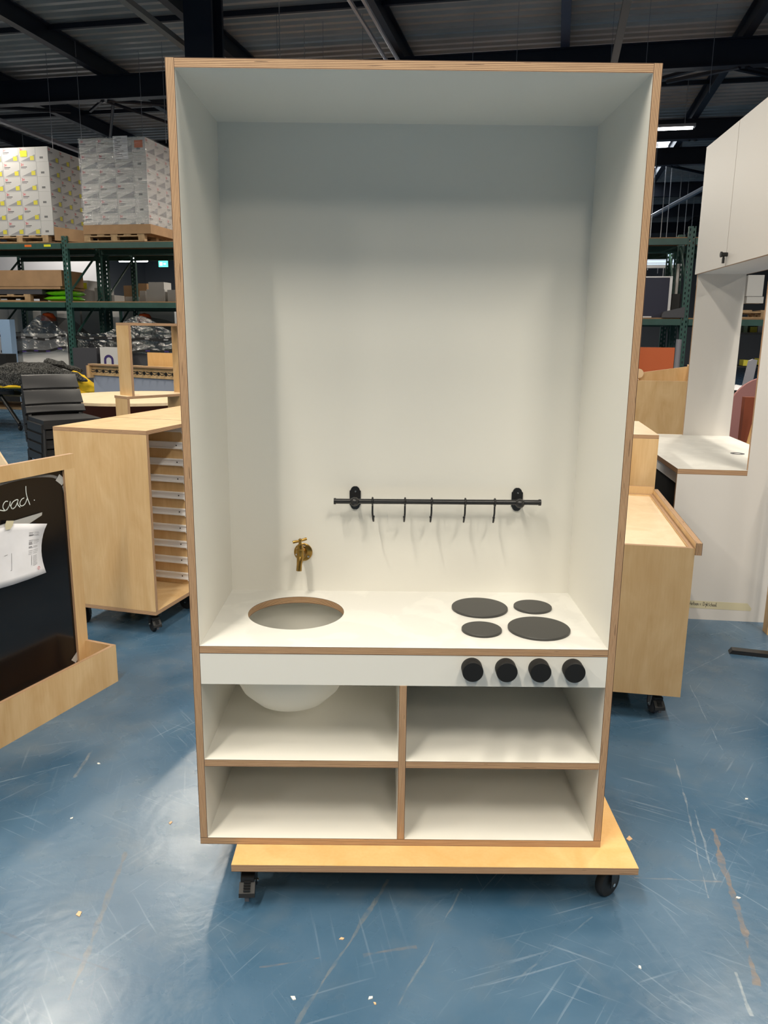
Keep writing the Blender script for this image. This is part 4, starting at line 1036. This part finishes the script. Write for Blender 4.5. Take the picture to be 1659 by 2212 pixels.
fm_ = MB(); x0_, x1_ = -8.215, -6.90; zA, zB_ = Z0+.165, Z0+.09+6*CH+.01; yF = RACKY+.012
nx, nz = 26, 30
for i in range(nx):
    for j in range(nz):
        P = lambda a_, b_: (x0_+(x1_-x0_)*a_/nx, yF+.006*math.sin(a_*1.9+b_*.7), zA+(zB_-zA)*b_/nz)
        fm_.face([P(i, j), P(i+1, j), P(i+1, j+1), P(i, j+1)])
for i in range(10):
    for j in range(nz):
        P = lambda a_, b_: (x1_+.004*math.sin(a_*2+b_*.9), yF+1.08*a_/10, zA+(zB_-zA)*b_/nz)
        fm_.face([P(i, j), P(i+1, j), P(i+1, j+1), P(i, j+1)])
fo = fm_.obj('stretch_film', FILM, None, True); fo.rotation_euler = (0, 0, HALL); tag(fo, 'glossy clear stretch film wrapped around the right carton load', 'film')

# goods on the middle rack level, left part
def hthing(name, label, cat, X, Y, z, rz=0, group=None): return thing(name, label, cat, bw(X, Y, z), HALL+rz, group)
ZM = 1.87+.022
def rb(name, mts, label, cat, px0, px1, pyt, pyb, Y, dp, z=None, group=None):
    """box whose front face fills the given pixel rectangle on the plane hall-y = Y"""
    a_ = by(px0, pyb, Y); b_ = by(px1, pyt, Y); zb = a_.z if z is None else z
    o = MB().box(0, b_.x-a_.x, 0, dp, 0, max(.02, b_.z-zb)).obj(name, mts); o.location = bw(a_.x, Y, zb); o.rotation_euler = (0, 0, HALL)
    return tag(o, label, cat, group)
p2 = pallet(-11.0, RACKY+.05, 'wooden pallet on the middle rack level beside the green bag', 1.55, 1.0, ZM)
zp = ZM+.127
o = MB().box(0, 1.9, 0, .9, 0, .09).obj('flat_box', [DGREY]); o.location = bw(-11.1, RACKY+.06, zp); o.rotation_euler = (0, 0, HALL); tag(o, 'dark flat board pack lying on the middle-level pallet', 'box')
o = MB().box(0, 2.3, 0, .8, 0, .05).obj('flat_box', [CARD]); o.location = bw(-11.1, RACKY+.05, zp+.092); o.rotation_euler = (0, 0, HALL); tag(o, 'thin brown cardboard pack under the long cardboard box', 'box')
o = MB().box(0, 2.35, 0, .7, 0, .29).obj('long_box', [CARD]); o.location = bw(-11.1, RACKY+.04, zp+.145); o.rotation_euler = (0, 0, HALL); tag(o, 'long brown cardboard box on the middle rack level, left of the upright', 'box')
# lime bag: pillow of two layers
def pillow(name, mt, label, cat, X, Y, z, wx, wy, hz, n=14, amp=.02):
    mb = MB(); top_, bot_ = {}, {}
    for i in range(n+1):
        for j in range(n+1):
            u, v = 2*i/n-1, 2*j/n-1; k_ = max(0, (1-u**4)*(1-v**4))**.5
            r = mn.noise(Vector((i*.55, j*.55, wx*9)))*amp
            top_[i, j] = (u*wx/2, v*wy/2, hz*.45+hz*.55*k_+r*k_); bot_[i, j] = (u*wx/2, v*wy/2, hz*.45*(1-k_))
    for i in range(n):
        for j in range(n):
            mb.face([top_[i, j], top_[i+1, j], top_[i+1, j+1], top_[i, j+1]]); mb.face([bot_[i, j+1], bot_[i+1, j+1], bot_[i+1, j], bot_[i, j]])
    o = mb.obj(name, mt, None, True); o.location = bw(X, Y, z); o.rotation_euler = (0, 0, HALL); return tag(o, label, cat)
pillow('plastic_bag', LIME, 'upper lime green plastic bag beside the rack upright', 'bag', -8.93, RACKY+.42, ZM+.106, .50, .6, .096)
pillow('plastic_bag', LIME, 'lower lime green plastic bag on the middle rack level', 'bag', -8.955, RACKY+.42, ZM, .54, .6, .104)
for q, (x0_, x1_, Y_, za, zb_, mt) in enumerate([(118, 150, 13.50, 0, .26, WBOX), (152, 196, 13.52, 0, .28, WBOX), (205, 224, 13.50, 0, .32, WBOX), (226, 247, 13.52, 0, .18, WBOX), (150, 171, 13.54, .282, .46, WBOX), (173, 192, 13.54, .282, .47, WBOX)]):
    a_ = by(x0_, 640, Y_); b_ = by(x1_, 640, Y_)
    o = MB().box(0, b_.x-a_.x, 0, .4, 0, zb_-za).obj('white_box', [mt]); o.location = bw(a_.x, Y_, ZM+za); o.rotation_euler = (0, 0, HALL)
    tag(o, 'white cardboard box on the rear rack level, %s of those behind the diagonal braces' % ['first', 'second', 'third', 'fourth', 'fifth', 'sixth'][q], 'box', 'boxes behind the rack braces')
    if q == 5:
        part('yellow_label', [YEL], o, (.04, .17, -.002, 0, .02, .14))
BT = 2.02
def tablebox(q, px0, px1, Y, dp, z0, z1, mt):
    a_ = by(px0, 640, Y); b_ = by(px1, 640, Y)
    o = MB().box(0, b_.x-a_.x, 0, dp, 0, z1-z0).obj('cardboard_box', [mt]); o.location = bw(a_.x, Y, z0); o.rotation_euler = (0, 0, HALL)
    tag(o, ('brown' if mt is CARD else 'white')+' cardboard box, %s in the pile beyond the rack' % ['first', 'second', 'third', 'fourth', 'fifth', 'sixth', 'seventh'][q], 'box', 'pile of boxes beyond the rack')
for q, (x0_, x1_, Y_, dp_, za, zb_, mt) in enumerate([(268, 300, 16.6, .35, 0, .42, CARD), (300, 318, 16.3, .3, 0, .45, CARD), (317, 356, 15.5, .4, 0, .27, WBOX), (322, 355, 15.52, .36, .271, .43, WBOX), (362, 386, 15.5, .4, 0, .26, WBOX), (302, 314, 15.7, .3, 0, .25, WBOX), (270, 294, 15.7, .35, 0, .12, WBOX)]):
    tablebox(q, x0_, x1_, Y_, dp_, BT+za, BT+zb_, mt)
o = hthing('box_table', 'work table carrying the pile of boxes beyond the rack', 'table', -9.6, 15.4, 0)
part('table_top', [PALLET], o, (0, 3.6, 0, 1.9, BT-.05, BT))
for x_ in (0, 3.52):
    for y_ in (0, 1.82): part('leg', [GREEN], o, (x_, x_+.08, y_, y_+.08, 0, BT-.05))
# exit sign and lit tube beyond the rack
p = by(352, 570, 24.0); o = hthing('exit_sign', 'small green emergency exit sign hanging beyond the rack', 'exit sign', p.x, 24.0, p.z)
part('sign_body', [EXITM], o, (-.16, .16, 0, .05, -.1, .1)); part('symbol', [EXITW], o, (-.12, -.02, -.002, 0, -.05, .05), (.02, .10, -.002, 0, -.02, .02))
MB().tube([(0, .02, .1), (0, .02, 6.2-p.z)], .01, 5).obj('hanger', ALU, o)
a_ = by(258, 562, 21.5); b_ = by(318, 562, 21.5); o = hthing('ceiling_lamp', 'lit tube lamp seen under the top rack beam beside the exit sign', 'lamp', a_.x, 21.5, a_.z, 0, 'tube lamps under the roof')
MB().cyl((0, 0, 0), (b_.x-a_.x, 0, 0), .06, n=10).obj('tube', TUBE, o, True); part('body', [ALU], o, (-.5, b_.x-a_.x+.8, -.08, .08, .062, .12))
for x_ in (.2, b_.x-a_.x-.2): MB().tube([(x_, 0, .12), (x_, 0, 6.2-a_.z)], .01, 5).obj('hanger', ALU, o)
# plastic-covered goods at floor level of the rack
def covered(name, label, cat, px0, px1, pyt, pyb, Y, dp, mt, capm=None, stripe=True, clear=True):
    a_ = by(px0, 780, Y); b_ = by(px1, pyt, Y); wdt = b_.x-a_.x; zt = b_.z
    t = hthing(name, label, cat, a_.x, Y, 0)
    part('load', [mt], t, (.04, wdt-.04, .05, dp-.05, 0, zt-.30))
    n = 18; mb = MB(); prof_ = []
    for i in range(n+1):
        u = i/n; z = zt-.25+.25*math.exp(-((u-.62)/.22)**2)-.05*math.sin(u*7); prof_.append((u*wdt, z))
    for i in range(n):
        (xa, za), (xb, zb) = prof_[i], prof_[i+1]
        wv = lambda x_, q: -.02+.03*math.sin(x_*9+q)
        mb.face([(xa, wv(xa, 0), zt-.66-.03*math.sin(xa*4)), (xb, wv(xb, 0), zt-.66-.03*math.sin(xb*4)), (xb, .0, zb), (xa, .0, za)])
        mb.face([(xa, .0, za), (xb, .0, zb), (xb, dp, zb-.05), (xa, dp, za-.05)])
    mb.face([(0, 0, zt-.66), (0, 0, prof_[0][1]), (0, dp, prof_[0][1]-.05), (0, dp, zt-.66)]); mb.face([(wdt, 0, zt-.66), (wdt, dp, zt-.66), (wdt, dp, prof_[-1][1]-.05), (wdt, 0, prof_[-1][1])])
    mb.obj('plastic_cover', [FILMD], t, True)
    for q, dz_ in enumerate((.34, .60)):
        mb = MB()
        for i in range(n):
            xa, xb = wdt*i/n, wdt*(i+1)/n; f_ = lambda x_: zt-dz_-.05*math.sin(x_/wdt*3+q)-.02*math.sin(x_*8)
            mb.face([(xa, -.052, f_(xa)-.025), (xb, -.052, f_(xb)-.025), (xb, -.052, f_(xb)+.02), (xa, -.052, f_(xa)+.02)])
        o_ = mb.obj('printed_band', [BLACK], t)
        mb = MB()
        for i in range(5): 
            x_ = wdt*(.15+.18*i); z_ = f_(x_); mb.box(x_, x_+.09, -.0545, -.053, z_-.015, z_+.010)
        mb.obj('band_print', [LILAC if q else CGREY], o_)
    if capm: MB().lathe([(0, .10), (.09, .08), (.14, 0), (.15, -.06)], (wdt*.62, .25, zt), n=14).obj('orange_cap', capm, t, True)
    return t
covered('wrapped_goods', 'pale blue goods under a clear plastic cover, left of the rack upright', 'wrapped goods', 8, 142, 686, 790, 12.05, .9, WBOX, RED)
covered('wrapped_goods', 'dark goods under a clear plastic cover, right of the rack upright', 'wrapped goods', 168, 384, 688, 790, 12.1, .9, DGREY, RED)
t = hthing('printed_bag', 'white bag printed with a violet arch behind the plywood frame', 'bag', by(218, 790, 11.75).x, 11.75, 0)
zt = by(218, 750, 11.75).z; part('bag_body', [WBOX], t, (0, .42, 0, .2, 0, zt)); mb = MB()
zc = by(236, 778, 11.75).z
mb.ribbon([(.17+.075*math.cos(PI*i/12), zc+.075*math.sin(PI*i/12)) for i in range(13)][::-1], .045, Vector((0, -.003, 0)), Vector((1, 0, 0)), Vector((0, 0, 1)))
mb.ribbon([(.095, zc), (.095, zc-.25)], .045, Vector((0, -.003, 0)), Vector((1, 0, 0)), Vector((0, 0, 1))); mb.ribbon([(.245, zc), (.245, zc-.25)], .045, Vector((0, -.003, 0)), Vector((1, 0, 0)), Vector((0, 0, 1)))
mb.obj('arch_print', [LILAC], t)
rb('blue_wrap', [BLUEP], 'pale blue plastic wrap roll at the left end of the rack floor level', 'wrap', 8, 20, 690, 800, 11.80, .15, 0.0)
rb('black_case', [BLACK], 'black case standing at the left picture edge under the rack', 'case', -40, 12, 765, 830, 11.3, .3, 0.0)
rb('grey_box', [DGREY], 'dark grey box on the rack floor level left of the printed bag', 'box', 160, 208, 752, 800, 11.85, .15, 0.0)
# white cartons seen through the low gaps at the rear rack row
for q, bb in enumerate([(0, 16), (22, 70), (92, 122), (150, 172), (180, 236), (270, 300), (305, 376)]):
    rb('white_box', [WBOX], 'white box on the rear rack row under the middle beam, %s from the left' % ['first', 'second', 'third', 'fourth', 'fifth', 'sixth', 'seventh'][q], 'box', bb[0], bb[1], 664, 720, 14.7+.0*q, .4, 0.0, 'boxes low on the rear rack row')

# right part of the rack
zr = 1.64+.022
a_ = by(1390, 680, 12.2); b_ = by(1452, 597, 12.2)
t = hthing('flight_case', 'navy blue case with silver edges on the right rack shelf', 'case', a_.x-.3, 12.2, zr)
wdt = b_.x-a_.x+.3; zt = b_.z-zr
part('shell', [NAVYC], t, (.0, wdt, 0, .5, .0, zt-.02))
part('edge_trim', [ALU], t, (-.012, wdt+.012, -.012, .51, zt-.018, zt)); part('edge_trim', [ALU], t, (wdt-.03, wdt+.012, -.012, 0, 0, zt-.02)); part('edge_trim', [ALU], t, (-.012, wdt-.27, -.012, 0, 0, .025))
o = MB().prism([(0, 0), (.34, 0), (.34, .17), (.02, .09), (0, .05)], 0, .2, 'y').obj('wedge_block', [DGREY]); p = by(1428, 680, 12.1); o.location = bw(p.x, 11.98, zr); o.rotation_euler = (0, 0, HALL); tag(o, 'dark grey wedge block in front of the navy case', 'block')
t = hthing('window_panel', 'bright glazed panel seen under the top right rack beam', 'window panel', by(1380, 580, 20).x, 20.0, 0)
a_ = by(1370, 572, 20.0); b_ = by(1462, 546, 20.0)
part('pane', [GLASSW], t, (0, b_.x-a_.x, 0, .02, a_.z, b_.z)); part('frame', [ALU], t, (-.05, b_.x-a_.x+.05, .02, .06, a_.z-.08, b_.z+.06)); part('post', [NAVY], t, (0, .1, .06, .16, 0, a_.z))
for q in range(4): part('glazing_bar', [ALU], t, (0, b_.x-a_.x, -.006, 0, a_.z+.03+q*(b_.z-a_.z-.05)/3, a_.z+.045+q*(b_.z-a_.z-.05)/3))
def pole(nm, lab, px, pt, pb, Y, r, mt, z0=None):
    a_ = by(px, pt, Y); b_ = by(px, pb, Y); o = MB().tube([(0, 0, 0), (0, 0, a_.z-(b_.z if z0 is None else z0))], r, 10).obj(nm, mt, None, True); o.location = bw(a_.x, Y, b_.z if z0 is None else z0); return tag(o, lab, 'pole')
pole('grey_pole', 'grey metal pole standing beside the right rack upright', 1467, 733, 805, 11.7, .045, MGREY, 0.0)
pole('white_pole', 'white pole leaning above the navy case on the rack', 1466, 570, 628, 12.8, .025, WBOX, zr)
rb('black_bag', [BLACK], 'black bag of cloth between navy case and right rack upright', 'bag', 1448, 1472, 635, 682, 12.35, .3, zr)
for q, (bb, mt, lb) in enumerate([((1612, 1652, 594, 640), WBOX, 'upper white carton on the rack right of the wall unit'), ((1612, 1650, 641, 655), WBOX, 'lower white carton on the rack right of the wall unit'),
                                  ((1636, 1659, 700, 718), WBOX, 'small white box under the right rack beam'), ((1620, 1636, 706, 718), CYEL, 'stack of small yellow boxes under the right rack beam'), ((1606, 1616, 702, 718), GREENT, 'pale green book-like box under the right rack beam'),
                                  ((1605, 1618, 778, 790), CYEL, 'yellow carton low behind the white unit'), ((1638, 1648, 775, 788), CYEL, 'small yellow carton near the ply edge of the unit')]):
    Yq = (12.15, 12.16, 12.4, 12.4, 12.4, 12.3, 12.3)[q]
    rb('stored_box', [mt], lb, 'box', *bb, Yq, .3, None, 'boxes seen through the wall unit')
p = by(1640, 660, 12.1); pallet(p.x-.5, 12.1, 'wooden pallet under the white cartons right of the wall unit', 1.2, .9, zr)
t = hthing('tray_shelf', 'low dark shelf rack carrying yellow cartons behind the wall unit', 'shelf', by(1600, 790, 12.2).x-.4, 12.25, 0)
for z_ in (by(1610, 718, 12.4).z-.03, by(1610, 790, 12.3).z-.03): part('shelf_board', [BLACK], t, (0, 1.6, 0, .7, z_, z_+.025))
for x_ in (0, 1.56): part('post', [BLACK], t, (x_, x_+.04, 0, .04, 0, 1.45)); part('post', [BLACK], t, (x_, x_+.04, .66, .7, 0, 1.45))
p = gy(1600, 838, 7.0)
t = thing('work_table', 'dark work table with crumpled papers behind the wall unit', 'table', (p.x-.3, 7.0, 0), math.radians(-8)); zt = p.z-.06
part('table_top', [BLACK], t, (0, 1.2, 0, .7, zt-.04, zt)); 
for x_ in (0.02, 1.13):
    for y_ in (.02, .63): part('leg', [BLACKM], t, (x_, x_+.05, y_, y_+.05, 0, zt-.04))
pillow('paper_heap', PAPER, 'heap of white papers on the dark table behind the wall unit', 'papers', 0, 0, 0, .55, .5, .05, 10, .04); o = bpy.context.scene.objects['paper_heap']; o.location = (p.x+.2, 7.42, zt); 
o = MB().prism([(0, 0), (.10, 0), (.14, .36), (.09, .37), (.05, .35)], 0, .03, 'y').obj('grey_screen', [MGREY]); o.location = (gy(1625, 838, 6.8).x, 7.05, zt); tag(o, 'pale grey curved panel upright on the paper table', 'panel')

# ------------------------------------------------------------------ crumbs on the floor
for i, (px, py, sz, wt) in enumerate([(738, 2028, .006, 0), (368, 1778, .007, 0), (213, 1650, .006, 1), (155, 1768, .005, 1), (810, 2168, .004, 0), (1612, 1726, .006, 1), (1382, 2090, .005, 1), (1595, 1940, .006, 1), (1360, 1812, .012, 0), (634, 2156, .007, 1), (800, 2156, .006, 1), (170, 1975, .010, 0)]):
    p = gz(px, py); o = MB().prism([(-sz, -sz*.4), (sz*.6, -sz*.6), (sz, .2*sz), (-.2*sz, sz*.6)], 0, .0018, 'z').obj('wood_chip' if not wt else 'paper_scrap', [CRUMB if not wt else CRUMBW])
    o.location = p; o.rotation_euler = (0, 0, i*1.3)
    tag(o, ['tan wood chip in front of the dolly, midway', 'tan wood chip left of the kitchen near its lower shelf', 'white scrap on the floor in front of the chalkboard tray', 'tiny white scrap on the floor below the chalkboard tray', 'tiny pale wood chip at the bottom of the picture', 'white scrap on the floor right of the low cabinet shadow',
            'white crumb on the floor right of the dolly caster', 'white scrap beside the brown floor scuff at the right', 'curled tan wood shaving beside the right edge of the dolly', 'white thread scrap at the bottom, left of centre', 'white splinter at the bottom, right of the tan chip', 'rusty brown chip on the shiny floor at lower left'][i], 'debris')
